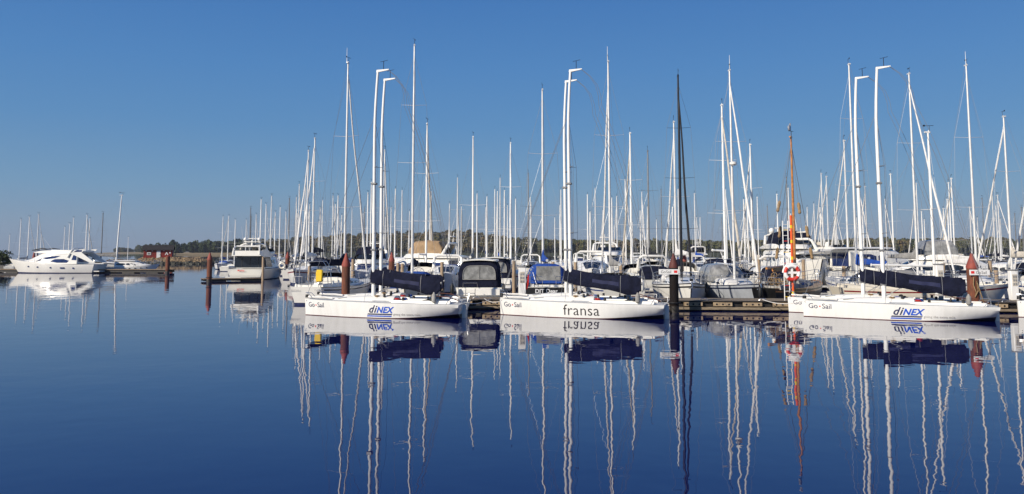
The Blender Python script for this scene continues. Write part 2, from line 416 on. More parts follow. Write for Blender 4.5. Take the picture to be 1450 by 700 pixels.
def rig(parent, H, mx, zb, h, mmat='alu', r=.085, nspr=2, cover='navycloth', bl=4.2, bz=1.35, genoa=None, radar=False, whip=False, vane=True, bowx=None, lod=0, cover_h=.34, spread=.95, back=True, tilt=0.0):
    """mast from zb to height h, spreaders, boom with sail cover, wires, furled foresail"""
    top = Vector((mx-tilt*(h-zb), 0, h)); base = Vector((mx, 0, zb-.1))
    mb = MB(); n = 8 if lod else 10
    mb.path([base, base.lerp(top, .5), base.lerp(top, .82), top], [r, r*.95, r*.8, r*.62], n=n)
    mast = mb.build('mast', mmat, parent)
    mb = MB(); mb.box(top+Vector((-.05, 0, .03)), (.34, .10, .08)); mb.tube(top+Vector((.04,0,.05)), top+Vector((.04,0,.14)), .03, n=6)
    mb.build('masthead', mmat, mast)
    if vane:
        mb = MB(); mb.tube(top+Vector((.1,0,.05)), top+Vector((.1,0,.42)), .012, n=4)
        mb.path([top+Vector((-.18,.05,.42)), top+Vector((.1,0,.42)), top+Vector((.32,-.06,.42))], .014, n=4); mb.box(top+Vector((-.2,.05,.43)), (.12,.012,.10))
        mb.build('wind_vane', 'black', mast)
    if whip:
        mb = MB(); mb.tube(top+Vector((-.12,.05,.05)), top+Vector((-.12,.05,1.05)), .022, .012, n=5); mb.build('antenna', 'whitemast', mast)
    lv = [base.lerp(top, (i+1)/(nspr+1.05)) for i in range(nspr)]
    tips = {1: [], -1: []}
    for i, p in enumerate(lv):
        q = spread*(1-.16*i)
        for side in (1, -1):
            mb = MB(); e = p+Vector((-.12, side*q, .05)); mb.tube(p, e, .032, .02, n=5, fl=.5); tips[side].append(e); mb.build('spreader', mmat, mast)
    for side in (1, -1):
        mb = MB(); ch = H.at(mx-.15, side, .1)
        pts = [ch]+tips[side]+[base.lerp(top, .96)]
        mb.path(pts, .0075 if not lod else .006, n=4)
        if nspr: mb.path([H.at(mx-.35, side, .15), lv[0]], .005, n=3)
        if nspr > 1: mb.path([tips[side][0], lv[1]], .005, n=3)
        mb.build('shroud', 'wire', parent)
    if back:
        mb = MB(); mb.path([top+Vector((-.15,0,0)), Vector((-H.L/2+.15, 0, H.sheer(0)+.05))], .0075, n=3); mb.build('backstay', 'wire', parent)
    bx = H.L/2-.15 if bowx is None else bowx
    fs = base.lerp(top, .94); fb = Vector((bx, 0, H.sheer(1)+.15))
    if genoa:
        mb = MB(); pts = []; rr = []
        for i in range(13):
            t = i/12; pts.append(fb.lerp(fs, .02+.96*t)+Vector((.03*sin(7*t), .02*sin(11*t), 0))); rr.append(.042+.045*(1-t)*min(1, 6*t+.3))
        mb.path(pts, rr, n=7); mb.tube(fb+Vector((0,0,-.05)), fb+Vector((0,0,.10)), .10, n=8)
        mb.build('furled_sail', genoa, parent)
    else:
        mb = MB(); mb.path([fb, fs], .006, n=3); mb.build('forestay', 'wire', parent)
    # boom with its cover
    if bl:
        b0 = Vector((mx-.12, 0, H.sheer(.5)+bz)); b1 = b0+Vector((-bl, 0, .05))
        mb = MB(); mb.tube(b0, b1, .07, .06, n=8); mb.tube(b0+Vector((-bl*.35,0,0)), Vector((mx-.1, 0, zb+.1)), .02, n=5)
        mb.tube(b1, b1+Vector((-.04,0,0)), .09, n=8)
        boom = mb.build('boom', mmat, parent)
        mb = MB(); mb.path([b1+Vector((.2,0,-.05)), Vector((b1.x+.2, .05, H.sheer(.2)+.3))], .012, n=4); mb.build('mainsheet', 'wire', parent)
        if cover:
            mb = MB(); rings = []
            for i in range(15):
                t = i/14; c = b0.lerp(b1, t*.97); hh = cover_h*(1.25-.75*t)+.02*sin(9*t+mx*5)+(.35*max(0, 1-t*9)); wd = .13-.05*t+.012*sin(17*t)
                rings.append([(c.x, wd*cos(a)*(1-.35*max(0, sin(a))), c.z+(hh if sin(a) > 0 else .10)*sin(a)+.0*a) for a in [2*pi*k/10 for k in range(10)]])
            mb.loft(rings); mb.build('sail_cover', cover, boom)
    if radar:
        p = base.lerp(top, .55)+Vector((.28, 0, 0)); mb = MB(); mb.loft([mb.ring(p+Vector((0,0,-.13)), (0,0,1), .14, 12), mb.ring(p+Vector((0,0,-.05)), (0,0,1), .23, 12), mb.ring(p+Vector((0,0,.07)), (0,0,1), .23, 12), mb.ring(p+Vector((0,0,.13)), (0,0,1), .12, 12)])
        mb.box(p+Vector((-.2,0,-.1)), (.3,.08,.05)); mb.build('radar_dome', 'gel', mast)
    return mast

def hood(parent, H, x, w_, h, l, m_='navycloth', zb=None, win=True, aft=0.0):
    """sprayhood: bent canvas over the companionway, aft > 0 stretches it into a cockpit tent"""
    z = (H.sheer(.4) if zb is None else zb); rings = []
    st = [(x+l, .86, .02), (x+l*.55, .95, .72), (x+.1, 1.0, .98), (x-.25, 1.0, 1.0)]
    if aft: st += [(x-aft*.5, 1.02, 1.02), (x-aft*.92, 1.0, .98), (x-aft, .97, .9)]
    for (xx, ww, hh) in st:
        rings.append([(xx, w_*ww*(abs(cos(a))**.55)*(1 if cos(a) >= 0 else -1), z+h*hh*(abs(sin(a))**.7)) for a in [pi*k/12 for k in range(13)]])
    mb = MB(); mb.loft(rings, 0, caps=False, closed=False)
    if aft: mb.add(rings[-1], [tuple(range(13))], 0)
    o = mb.build('cockpit_tent' if aft else 'sprayhood', m_, parent)
    if win:
        a, b = rings[0], rings[1]
        for k0, k1 in ((2, 5), (5, 7), (7, 10)):
            mb = MB(); lo = []; hi = []
            for j in range(5):
                k = k0+.15+(k1-k0-.3)*j/4; i = int(k); f = k-i
                A = Vector(a[i]).lerp(Vector(a[i+1]), f); B = Vector(b[i]).lerp(Vector(b[i+1]), f)
                A2 = A.lerp(B, .2)+Vector((.02, 0, .015)); B2 = A.lerp(B, .9)+Vector((.02, 0, .015)); lo.append(A2); hi.append(B2)
            mb.loft([lo, hi], 0, caps=False, closed=False); mb.build('window', 'vinyl', o)
        if aft:
            for side in (1, -1):
                for s0, s1 in ((2, 3), (4, 5)):
                    mb = MB(); rws = []
                    for rg in (rings[s0], rings[s1]):
                        row = []
                        for k in (1.2, 2.4, 3.4):
                            i = int(k); p = Vector(rg[i]).lerp(Vector(rg[i+1]), k-i); p.y *= 1.012; p.z += .006; row.append(Vector((p.x, p.y*side, p.z)))
                        rws.append(row)
                    mb.loft(rws, 0, caps=False, closed=False); mb.build('window', 'vinyl', o)
    return o

def yacht(L=10, B=3.2, fb=1.15, hull='gel', stripe='bluestripe', boot='blueboot', mast_h=13, mmat='alu', cover='navycloth', genoa='whitecloth', hd='navycloth', tent=0, radar=False, whip=False,
          nspr=2, label='', group=None, lod=0, arch=False, wheel=True, name='sailing_yacht', lower=None, cabinm='gel', bl=None, tilt=0, mr=.085, mx=None, cab_h=.42, dk='deck', cat='sailing boat', rake=.9, tw=.68, bz=1.3):
    root = thing(name, label, cat, group=group)
    H = Hull(L, B, fb*.95, fb*.9, fb*1.15, tw=tw, rake=rake, srake=(-.25 if lod else -.35))
    lo = lower or hull
    mats = [hull, lo, stripe, boot]
    H.build(root, mats, [(0, 2 if lower else 0), (.05, 0), (.14, 2), (.22, 0 if not lower else 0), (.40, 1), (.88, 3)], n=12 if lod else 18, deckmat=dk)
    mx = L*.07 if mx is None else mx; zc = H.sheer(.5)-.04
    w0 = B*.30
    st = [(-L*.12, w0, w0*.86, zc, zc+cab_h*1.15), (L*.02, w0*1.02, w0*.88, zc, zc+cab_h*1.05), (L*.16, w0*.88, w0*.72, zc+.02, zc+cab_h*.85), (L*.24, w0*.66, w0*.5, zc+.04, zc+cab_h*.5), (L*.285, w0*.5, w0*.36, zc+.05, zc+.10)]
    o, rg = add_house(root, 'cabin', cabinm, st)
    side_glass(o, rg, st, [(-L*.10, L*.0, .35, .85), (L*.02, L*.13, .35, .82)] if not lod else [(-L*.10, L*.13, .35, .85)])
    # cockpit: coamings and a dark well
    mb = MB(); x0, x1 = -L*.46, -L*.13; yw = B*.24
    for s_ in (1, -1):
        mb.loft([[(x, s_*(yw+a), zc+b) for a, b in ((0, 0), (.16, 0), (.11, .24), (.03, .26))] for x in (x0, (x0+x1)/2, x1)])
    mb.box(((x0+.1), 0, zc+.11), (.1, 2*yw, .2))
    mb.build('coaming', cabinm, root)
    mb = MB(); mb.box(((x0+x1)/2, 0, zc+.045), (x1-x0-.2, 2*yw-.02, .04)); mb.build('cockpit_sole', 'teak', root)
    if hd: hood(root, H, -L*.12, w0*1.05, .62 if not tent else 1.15, L*.11, hd, zb=zc+cab_h*.55, win=not lod or tent, aft=(tent or 0))
    rig(root, H, mx, zc+cab_h, mast_h, mmat, mr, nspr, cover, bl or L*.38, bz, genoa, radar, whip, lod=lod, tilt=tilt, spread=B*.33)
    if not lod:
        rails(root, H, -L*.33, L*.36, n=6)
        for s_ in (1, -1):
            for xx in (-L*.22, -L*.3):
                mb = MB(); p = Vector((xx, s_*(yw+.08), zc+.25)); mb.tube(p, p+Vector((0,0,.12)), .065, .05, n=10); mb.tube(p+Vector((0,0,.12)), p+Vector((0,0,.15)), .065, n=10); mb.build('winch', 'steel', root)
        if wheel:
            mb = MB(); mb.torus((-L*.38, 0, zc+.62), .42, .02, axis='x', nu=20, nv=5)
            for k in range(3):
                a = pi*k/3; mb.tube((-L*.38, .42*cos(a), zc+.62+.42*sin(a)), (-L*.38, -.42*cos(a), zc+.62-.42*sin(a)), .012, n=4)
            mb.build('steering_wheel', 'steel', root)
            mb = MB(); mb.box((-L*.36, 0, zc+.35), (.16, .2, .6), ch=.03); mb.build('pedestal', 'gel2', root)
        mb = MB(); mb.box((L*.2, 0, zc+cab_h*.72+.02), (.5, .5, .05), ch=.015, rot=Matrix.Rotation(.14, 3, 'Y')); mb.build('hatch', 'glass', root)
        mb = MB(); mb.path([(L/2-.05,0,H.sheer(1)+.02), (L/2+.18,0,H.sheer(1)-.02), (L/2+.22,0,H.sheer(1)-.25)], .03, n=5); mb.path([(L/2+.05,.18,H.sheer(1)-.32), (L/2+.24,.0,H.sheer(1)-.28), (L/2+.05,-.18,H.sheer(1)-.32)], .03, n=5); mb.build('anchor', 'steel', root)
    else:
        rails(root, H, -L*.33, L*.36, n=4, wires=(.58,), bow=True, stern=False)
    if arch:
        mb = MB(); xa = -L*.42
        for dx in (0, .5):
            mb.path([(xa+dx, B*.33, zc+.1), (xa+dx-.1, B*.31, zc+1.25), (xa+dx-.15, B*.24, zc+1.6), (xa+dx-.15, -B*.24, zc+1.6), (xa+dx-.1, -B*.31, zc+1.25), (xa+dx, -B*.33, zc+.1)], .025, n=6)
        for s_ in (1, -1): mb.tube((xa-.1, s_*B*.31, zc+1.2), (xa+.4, s_*B*.31, zc+1.2), .02, n=5); mb.tube((xa-.15, s_*B*.2, zc+1.6), (xa+.35, s_*B*.2, zc+1.6), .02, n=5)
        mb.build('stern_arch', 'steel', root)
    root['_H'] = 0; del root['_H']
    return root, H

def put(root, X, D, deg, z=0.0, sc_=1.0):
    root.location = (X, D, z); root.rotation_euler = (0, 0, radians(deg)); root.scale = (sc_,)*3
    return root
def wrap_text(H, parent, body, xc, zc, size, m_, side, name='lettering', shear=0, bold=0, spacing=1, flip=False, anchor='l', off=.006, ysq=1.0):
    """letters lying on the hull side, reading left to right as seen from that side"""
    v, f = text_mesh(body, size, shear, bold, spacing)
    mb = MB(); s = -1 if side > 0 else 1     # seen from port (+y) the bow is on the left
    out = []
    for (a, b, _) in v:
        x = xc+s*a; z = zc+b*ysq; t = min(1, max(0, (x+H.L/2)/H.L))
        sh = H.sheer(t); zb = H.rocker*max(0, (.40-t)/.40)**1.5; g = max(0, min(1, 1-(z-zb)/(sh-zb)))
        p = H.pt(t, g, side); out.append((x, p.y+side*off, z))
    mb.add(out, f); return mb.build(name, m_, parent)
def hull_quad(H, parent, x0, x1, z0, z1, m_, side, skew=0, name='stripe_mark', off=.006):
    mb = MB(); n = 6; rows = []
    for z, sk in ((z0, 0), (z1, skew)):
        row = []
        for i in range(n+1):
            x = x0+(x1-x0)*i/n+sk; t = (x+H.L/2)/H.L; sh = H.sheer(t); zb = H.rocker*max(0, (.40-t)/.40)**1.5
            p = H.pt(t, max(0, min(1, 1-(z-zb)/(sh-zb))), side); row.append((x, p.y+side*off, z))
        rows.append(row)
    mb.loft(rows, 0, caps=False, closed=False); return mb.build(name, m_, parent)
# ---------------------------------------------------------------- the open race boats in front
def race_boat(label, brand, mast_lean=0.0, mast_h=12.3, cover=True, near=True, crane=.5, bend=.38):
    root = thing('race_boat', label, 'racing sailboat', group='white race boats along the pontoon')
    H = Hull(8.4, 2.5, .68, .735, .80, tw=.74, rake=.04, srake=-.12, flare=.93, tmax=.36, pw=2.0, rocker=.21, ebow=.03)
    H.build(root, ['racegel', 'racegel', 'redboot', 'blackhull_shade'], [(0, 0), (.3, 0), (.965, 2)], n=26, deckmat='deck', camber=.06, zoff=-.015)  # last colour: black underbody, shadow painted in below the hull curve
    def px_(x): return x
    zc = .70; bow = H.L/2
    # toe rail
    for s_ in (1, -1):
        mb = MB(); mb.path([H.at(x, s_, .03)+Vector((0,0,.012)) for x in [-4.1+8.1*i/16 for i in range(17)]], .016, n=5); mb.build('toe_rail', 'greygel', root)
    # low cabin ahead of and behind the mast
    st = [(-.75, .60, .50, zc, zc+.26), (-.2, .62, .52, zc, zc+.27), (.7, .56, .44, zc+.02, zc+.25), (1.7, .42, .30, zc+.04, zc+.20), (2.6, .24, .14, zc+.07, zc+.13)]
    o, rg = add_house(root, 'cabin', 'gel', st, r=.12)
    side_glass(o, rg, st, [(-.55, .35, .4, .75)], 'greygel')
    # cockpit
    for s_ in (1, -1):
        mb = MB(); mb.loft([[(x, s_*a, b) for a, b in ((.52*w1, zc-.02), (.80*w1, zc-.02), (.74*w1, zc+.14), (.58*w1, zc+.15))] for x, w1 in ((-3.7, .95), (-2.2, 1.05), (-.75, 1.0))]); mb.build('coaming', 'gel', root)
    mb = MB(); mb.box((-2.2, 0, zc+.015), (2.9, .98, .03)); mb.build('cockpit_sole', 'bluedeck', root)
    mb = MB(); mb.box((-2.35, 0, zc+.12), (.12, 1.3, .10), ch=.02); mb.tube((-2.35, 0, zc+.15), (-2.35, 0, zc+.32), .05, .03, n=8); mb.build('traveller', 'black', root)
    mb = MB(); mb.path([(-3.95, 0, zc+.10), (-3.4, .05, zc+.30), (-2.55, .12, zc+.34)], .022, n=6); mb.build('tiller', 'mahog', root)
    mb = MB(); mb.prism([(-4.32, -.5), (-4.10, -.5), (-4.08, .62), (-4.30, .66)], 'y', -.025, .025); mb.build('rudder', 'gel', root)
    for x, yy in ((-.25, .42), (-.25, -.42), (-1.35, .72), (-1.35, -.72), (-2.75, .72), (-2.75, -.72)):
        mb = MB(); zz = zc+.14+(.14 if x > -.5 else 0); mb.tube((x, yy, zz), (x, yy, zz+.09), .07, .055, n=12); mb.tube((x, yy, zz+.09), (x, yy, zz+.13), .068, n=12); mb.tube((x, yy, zz+.13), (x, yy, zz+.15), .03, n=8); mb.build('winch', 'black', root)
    for k, (x, yy) in enumerate(((.15, .25), (.05, -.28), (-.45, .1), (-.95, .35), (-1.1, -.2))):
        mb = MB()
        for q in range(3): mb.torus((x+.02*q, yy+.03*q, zc+.26+.035*q+(0 if x > -.7 else -.12)), .13-.01*q, .018, axis='z', nu=14, nv=5)
        mb.build('rope_coil', ['rope', 'whitecloth', 'black', 'redcloth', 'bluecloth'][k], root)
    # foredeck gear
    mb = MB(); mb.tube((4.10, 0, .87), (4.10, 0, 1.02), .10, .085, n=12); mb.build('furler_drum', 'black', root)
    mb = MB(); mb.path([(3.7, .22, .84), (3.95, .16, 1.1), (4.18, 0, 1.12), (3.95, -.16, 1.1), (3.7, -.22, .84)], .014, n=5); mb.build('bow_rail', 'steel', root)
    mb = MB(); mb.path([(2.6, .18, .86), (3.1, .1, .90), (3.6, .2, .90), (4.0, .05, .92)], .05, n=6); mb.build('stowed_line_bag', 'whitecloth', root)
    mb = MB(); mb.box((2.1, .0, zc+.20), (.5, .44, .035), ch=.012, rot=Matrix.Rotation(.07, 3, 'Y')); mb.build('hatch', 'greygel', root)
    # stern rail and transom detail
    for s_ in (1, -1):
        mb = MB(); mb.path([(-3.55, s_*.86, .68), (-3.75, s_*.9, .98), (-4.15, s_*.82, .96), (-4.12, s_*.78, .66)], .014, n=5); mb.build('stern_rail', 'steel', root)
        mb = MB(); mb.box((-4.155, s_*.50, .50), (.03, .46, .26), ch=.01); mb.build('transom_opening', 'greygel', root)
    mb = MB(); p = Vector((-2.95, .86, .76)); mb.loft([mb.ring(p+Vector((0,0,z)), (0,0,1), r_, 10) for z, r_ in ((0,.05), (.05,.11), (.36,.11), (.44,.05), (.5,.03))]); mb.build('jerry_bottle', 'greycloth', root)
    # mast with a bent top and a crane reaching aft
    mx = .50; zb = zc+.22; pts = []; rr = []
    for i in range(15):
        t = i/14; z = zb-.12+(mast_h-zb+.12)*t
        pts.append(Vector((mx-mast_lean*t-bend*max(0, t-.72)**1.6*3.2, 0, z))); rr.append(.104-.040*t)
    mb = MB(); mb.path(pts, rr, n=12); mast = mb.build('mast', 'whitemast', root)
    top = pts[-1]
    mb = MB(); mb.prism([(top.x+.08, top.z-.10), (top.x+.06, top.z+.03), (top.x-crane-.1, top.z+.05), (top.x-crane-.1, top.z+.0)], 'y', -.05, .05); mb.build('mast_crane', 'whitemast', mast)
    mb = MB(); c = top+Vector((-.3, 0, .05)); mb.tube(c, c+Vector((0,0,.42)), .016, n=5); mb.path([c+Vector((.16,.05,.38)), c+Vector((0,0,.42)), c+Vector((-.2,-.04,.47))], .011, n=5); mb.build('wind_vane', 'black', mast)
    for i_, (tt, q) in enumerate(((.30, .42), (.64, .34))):
        k = int(tt*14); p = pts[k]
        for s_ in (1, -1):
            mb = MB(); mb.tube(p, p+Vector((-.30, s_*q, .03)), .03, .018, n=6, fl=.5); mb.build('spreader', 'greymast', mast)
    for z in (1.9, 4.1, 6.8):
        k = min(13, max(1, int((z-zb)/(mast_h-zb)*14))); p = pts[k]; mb = MB(); mb.box(p+Vector((.0, 0, 0)), (.27, .25, .10), ch=.02); mb.build('mast_band', 'greymast', mast)
    for s_ in (1, -1):
        mb = MB(); mb.path([H.at(.55, s_, .1), pts[4]+Vector((-.30, s_*.42, .03)), pts[8]+Vector((-.30, s_*.34, .03)), pts[11]], .008, n=4); mb.build('shroud', 'wire', root)
    mb = MB(); mb.path([(4.1, 0, 1.0), pts[11]+Vector((.08,0,0))], .010, n=4); mb.build('forestay', 'wire', root)
    a = top+Vector((-crane-.05, 0, .02)); b = Vector((-4.0, .1, .75))
    for q, sag in ((0, .55), (1, .9)):
        mb = MB(); mb.path([a.lerp(b, t)+Vector((-sag*4*t*(1-t)*(1-t)-.25*sin(pi*min(1, t*6)), .05*q, .12*sin(pi*min(1, t*7)))) for t in [i/24 for i in range(25)]], .009, n=4); mb.build('backstay', 'wire', root)
    # boom under its long cover
    bz = 1.75; b0 = Vector((mx-.05, 0, bz)); b1 = Vector((mx-3.55, 0, bz-.10))
    mb = MB(); mb.tube(b0, b1, .07, n=8); mb.tube((mx-.08, 0, zb+.15), b0.lerp(b1, .33), .025, n=6); boom = mb.build('boom', 'greymast', root)
    rings = []; N = 44
    for i in range(N+1):
        t = i/N; x = mx+.13-3.62*t
        zt = 2.36-.26*min(1, t*2.0)**.8-.12*t+.007*sin(13*t)
        zl = 1.57-.24*min(1, t*2.0)+.008*sin(21*t)
        if t > .55: zl -= .24*min(1, (t-.55)/.25)
        if t > .97: zt -= .08; zl += .16
        wd = .17-.03*t+.014*sin(11*t)+.012*sin(31*t)
        ring = []
        for k in range(14):
            a_ = 2*pi*k/14; f = (sin(a_)+1)/2; y = wd*(abs(cos(a_))**.8)*(1 if cos(a_) > 0 else -1)*(1.1-.6*f)
            y += (.012*sin(24*t+5*f)+.010*sin(47*t-7*f))*(.3+.7*(1-abs(2*f-1))); y += .010*sin(9*t+3*f*(1 if cos(a_) > 0 else -1)); ring.append((x, y, zl+(zt-zl)*f))
        rings.append(ring)
    mb = MB(); mb.loft(rings); cv = mb.build('sail_cover', 'navycloth', boom)
    for s_ in (1, -1):
        mb = MB(); rows = []
        for f in (.38, .5, .62):
            row = []
            for i in range(15, 32):
                r_ = rings[i]; a_ = math.asin(2*f-1); k = (a_/(2*pi)*14) % 14 if s_ > 0 else ((pi-a_)/(2*pi)*14) % 14
                k0 = int(k); p = Vector(r_[k0]).lerp(Vector(r_[(k0+1) % 14]), k-k0); row.append((p.x, p.y+s_*.006, p.z))
            rows.append(row)
        mb.loft(rows, 0, caps=False, closed=False); mb.build('blue_panel', 'patch', cv)
    for q in (.20, .74):
        i = int(q*N); mb = MB(); mb.loft([[Vector(p)+Vector((dx, (.007 if p[1] > 0 else -.007), (.007 if k_ < 7 else -.007))) for k_, p in enumerate(rings[i])] for dx in (-.007, .007)], 0, caps=False); mb.build('cover_tie', 'grey', cv)
    # writing on both sides
    for side in (1, -1):
        s = -1 if side > 0 else 1
        def X(d, w_=0): return (bow-d) if side > 0 else (bow-d-w_)
        # distances from the bow, read left to right on port, mirrored start on starboard
        wrap_text(H, root, 'Go', X(.26, 1.0), .43, .34, 'ink', side, spacing=1.0)
        mb_x = X(.26, 1.0)+s*.50
        hull_quad(H, root, mb_x, mb_x+s*.06, .50, .56, 'inkred', side, name='logo_dot')
        wrap_text(H, root, 'Sail', X(.26, 1.0)+s*.62, .43, .34, 'ink', side)
        if brand == 'dinex':
            x0 = X(3.98, 1.2)
            wrap_text(H, root, 'd', x0-s*.06, .27, .50, 'ink', side, shear=.42, bold=.010)
            wrap_text(H, root, 'i', x0+s*.23, .27, .50, 'ink', side, shear=.42, bold=.010)
            wrap_text(H, root, 'NEX', x0+s*.37, .27, .40, 'inkblue', side, shear=.38, bold=.014, spacing=1.05)
            hull_quad(H, root, x0-s*.12, x0+s*1.16, .165, .225, 'ink', side, skew=s*.05); hull_quad(H, root, x0-s*.14, x0+s*1.14, .075, .135, 'inkblue', side, skew=s*.04)
            wrap_text(H, root, 'giving the extra mile', x0+s*1.25, .155, .150, 'inkgrey', side, bold=.001, spacing=1.05)
        else:
            wrap_text(H, root, 'fransa', X(3.58, 1.9), .15, .73, 'inkblack', side, bold=-.004, spacing=1.04)
        mb = MB(); mb.torus((bow-.14, side*(H.pt(.985, .15, 1).y+.004), .72), .03, .012, axis='y', nu=10, nv=4); mb.build('bow_fitting', 'steel', root)
    return root

# ---------------------------------------------------------------- motor boats
def cruiser(label, L=12, B=4, hull='gel', fly=True, glass='glass', cover=None, arch=True, domes=2, lod=0, name='motor_yacht', group=None, hard=False, bowrail=True, stripe='gel', flyc=None, hz=1.0, tall=1.0, ports=True, cat='motor yacht', aft=.30, polys=None):
    root = thing(name, label, cat, group=group)
    fbw = L*.155*hz; H = Hull(L, B, L*.095*hz, L*.105*hz, fbw, tw=.88, rake=L*.11, srake=-.5, flare=.80, tmax=.35, pw=2.3)
    H.build(root, [hull, hull, stripe, 'blueboot'], [(0, 0), (.10, 2), (.18, 0), (.5, 1), (.93, 3)], n=16)
    zc = H.sheer(.45)-.05; wc = B*.37; hh = L*.10*tall
    st = [(-L*aft, wc, wc*.92, zc, zc+hh*1.05), (-L*.05, wc*1.0, wc*.9, zc, zc+hh*1.08), (L*.08, wc*.95, wc*.78, zc+.02, zc+hh*1.0), (L*.24, wc*.74, wc*.5, zc+.08, zc+hh*.42), (L*.37, wc*.40, wc*.22, zc+.16, zc+.2)]
    o, rg = add_house(root, 'cabin', hull if hull in ('gel', 'gel2', 'cream') else 'gel', st, r=.2, camber=.1)
    if polys:
        for pl in polys: side_poly(o, rg, st, pl, glass)
    else: side_glass(o, rg, st, [(-L*(aft-.03), -L*.10, .42, .88), (-L*.085, L*.045, .42, .88), (L*.06, L*.20, .35, .85)], glass)
    front_glass(o, rg[2], rg[3], glass, .08, .82, wid=.92, parts=2 if not lod else 1)
    mb = MB(); mb.box((-L*aft-.02, 0, zc+hh*.55), (.03, wc*1.5, hh*.72)); mb.build('saloon_door', glass, o)
    # roof overhang / flybridge
    zt = zc+hh*1.12
    if fly:
        st2 = [(-L*(aft+.10), wc*.9, wc*.95, zt, zt+.14), (-L*.22, wc*.98, wc*1.0, zt, zt+.42), (-L*.02, wc*.9, wc*.92, zt, zt+.5), (L*.07, wc*.6, wc*.5, zt, zt+.35), (L*.10, wc*.42, wc*.3, zt-.02, zt+.05)]
        f_, rg2 = add_house(root, 'flybridge', 'gel', st2, r=.12, camber=.02)
        mb = MB(); rows = []
        for k in range(9):
            a = -pi/2*.95+pi*.95*k/8; x = -L*.0+L*.075*cos(a); y = wc*.85*sin(a); rows.append([(x, y, zt+.48), (x-.28, y*.93, zt+.86)])
        mb.loft(rows, 0, caps=False, closed=False); mb.build('wind_screen', 'glass', f_)
        for y in (-wc*.35, wc*.35):
            mb = MB(); mb.box((-L*.09, y, zt+.62), (.5, .5, .3), ch=.06); mb.box((-L*.09-.25, y, zt+.85), (.12, .5, .5), ch=.05); mb.build('helm_seat', 'creamcloth' if y > 0 else 'whitecloth', f_)
        if flyc:
            rings = []
            for t, h_ in ((0, .55), (.12, 1.15), (.5, 1.25), (.85, 1.15), (1, .5)):
                x = -L*.24+L*.27*t; rings.append([(x, wc*.9*(abs(cos(a))**.5)*(1 if cos(a) > 0 else -1), zt+.4+h_*(abs(sin(a))**.6)) for a in [pi*k/12 for k in range(13)]])
            mb = MB(); mb.loft(rings, 0, caps=False, closed=False); mb.build('bridge_cover', flyc, f_)
        if arch:
            mb = MB(); xa = -L*.21; za = zt+.35
            pts = [(xa-.5, wc*.95, za), (xa-.95, wc*.85, za+.85), (xa-1.0, wc*.6, za+1.0), (xa-1.0, -wc*.6, za+1.0), (xa-.95, -wc*.85, za+.85), (xa-.5, -wc*.95, za)]
            mb.path(pts, [.16, .12, .11, .11, .12, .16], n=8); a_ = mb.build('radar_arch', 'gel', f_)
            for k in range(domes):
                y = (-.5+k)*wc*1.0 if domes > 1 else 0; mb = MB(); c = (xa-1.0, y, za+1.35); mb.tube((c[0], c[1], za+1.05), c, .12, n=8); mb.ball(c, (.27, .27, .30), 12, 8); mb.build('satellite_dome', 'gel', a_)
            mb = MB(); mb.tube((xa-1.0, 0, za+1.0), (xa-1.1, 0, za+2.0), .04, .03, n=6); mb.box((xa-1.0, 0, za+1.62), (.14, 1.2, .10), ch=.03); mb.build('radar_bar', 'gel', a_)
            mb = MB(); mb.tube((xa-.9, wc*.7, za+.9), (xa-1.5, wc*.75, za+3.0), .018, .010, n=4); mb.build('antenna', 'whitemast', a_)
    elif hard:
        mb = MB(); st3 = [(-L*(aft+.12), wc*.95, wc*.9, zt-.02, zt+.08), (0, wc*.9, wc*.85, zt, zt+.10), (L*.07, wc*.8, wc*.7, zt, zt+.06)]
        add_house(root, 'hard_top', 'gel', st3, r=.04, camber=.03)
    else:
        mb = MB(); xa = -L*.20; za = zc+hh*.6
        mb.path([(xa, wc*1.0, za), (xa-.6, wc*.95, za+1.1), (xa-.65, wc*.7, za+1.3), (xa-.65, -wc*.7, za+1.3), (xa-.6, -wc*.95, za+1.1), (xa, -wc*1.0, za)], [.15, .1, .1, .1, .1, .15], n=8); mb.build('radar_arch', 'gel', root)
    if cover:
        rings = []; xa = -L*aft
        for t, h_, wq in ((0, hh*1.15, 1.02), (.3, hh*1.2, 1.04), (.8, hh*1.1, 1.02), (1, hh*.3, .98)):
            x = xa+.1-L*.17*t; rings.append([(x, wc*wq*(abs(cos(a))**.35)*(1 if cos(a) > 0 else -1), zc+h_*(abs(sin(a))**.5)) for a in [pi*k/12 for k in range(13)]])
        mb = MB(); mb.loft(rings, 0, caps=False, closed=False); mb.add(rings[-1], [tuple(range(13))]); cc = mb.build('cockpit_cover', cover, root)
        mb = MB(); x = xa-L*.13-.06; mb.add([(x, wc*.6, zc+hh*.45), (x, -wc*.6, zc+hh*.45), (x+.25, -wc*.55, zc+hh*.95), (x+.25, wc*.55, zc+hh*.95)], [(0,1,2,3)]); mb.xform(Matrix.Translation((-.12, 0, 0))); mb.build('window', 'vinyl', cc)
    if ports and not lod:
        for i in range(4):
            t = .5+.1*i
            for side in (1, -1):
                p = H.pt(t, .34, side); mb = MB(); rg3 = [(p.x+.14*cos(a), p.y+side*.02, p.z+.09*sin(a)) for a in [2*pi*k/10 for k in range(10)]]; mb.add(rg3, [tuple(range(10))]); mb.build('porthole', 'glass', root)
    mb = MB(); mb.loft([[(x, y, z) for y, z in ((B*.42, .22), (B*.42, .36), (-B*.42, .36), (-B*.42, .22))] for x in (-L/2-.75, -L/2+.05)]); mb.build('swim_platform', 'gel2', root)
    if bowrail: rails(root, H, -L*.0, L*.36, n=4 if lod else 6, h=.55, wires=(.3, .55), stern=False)
    return root, H

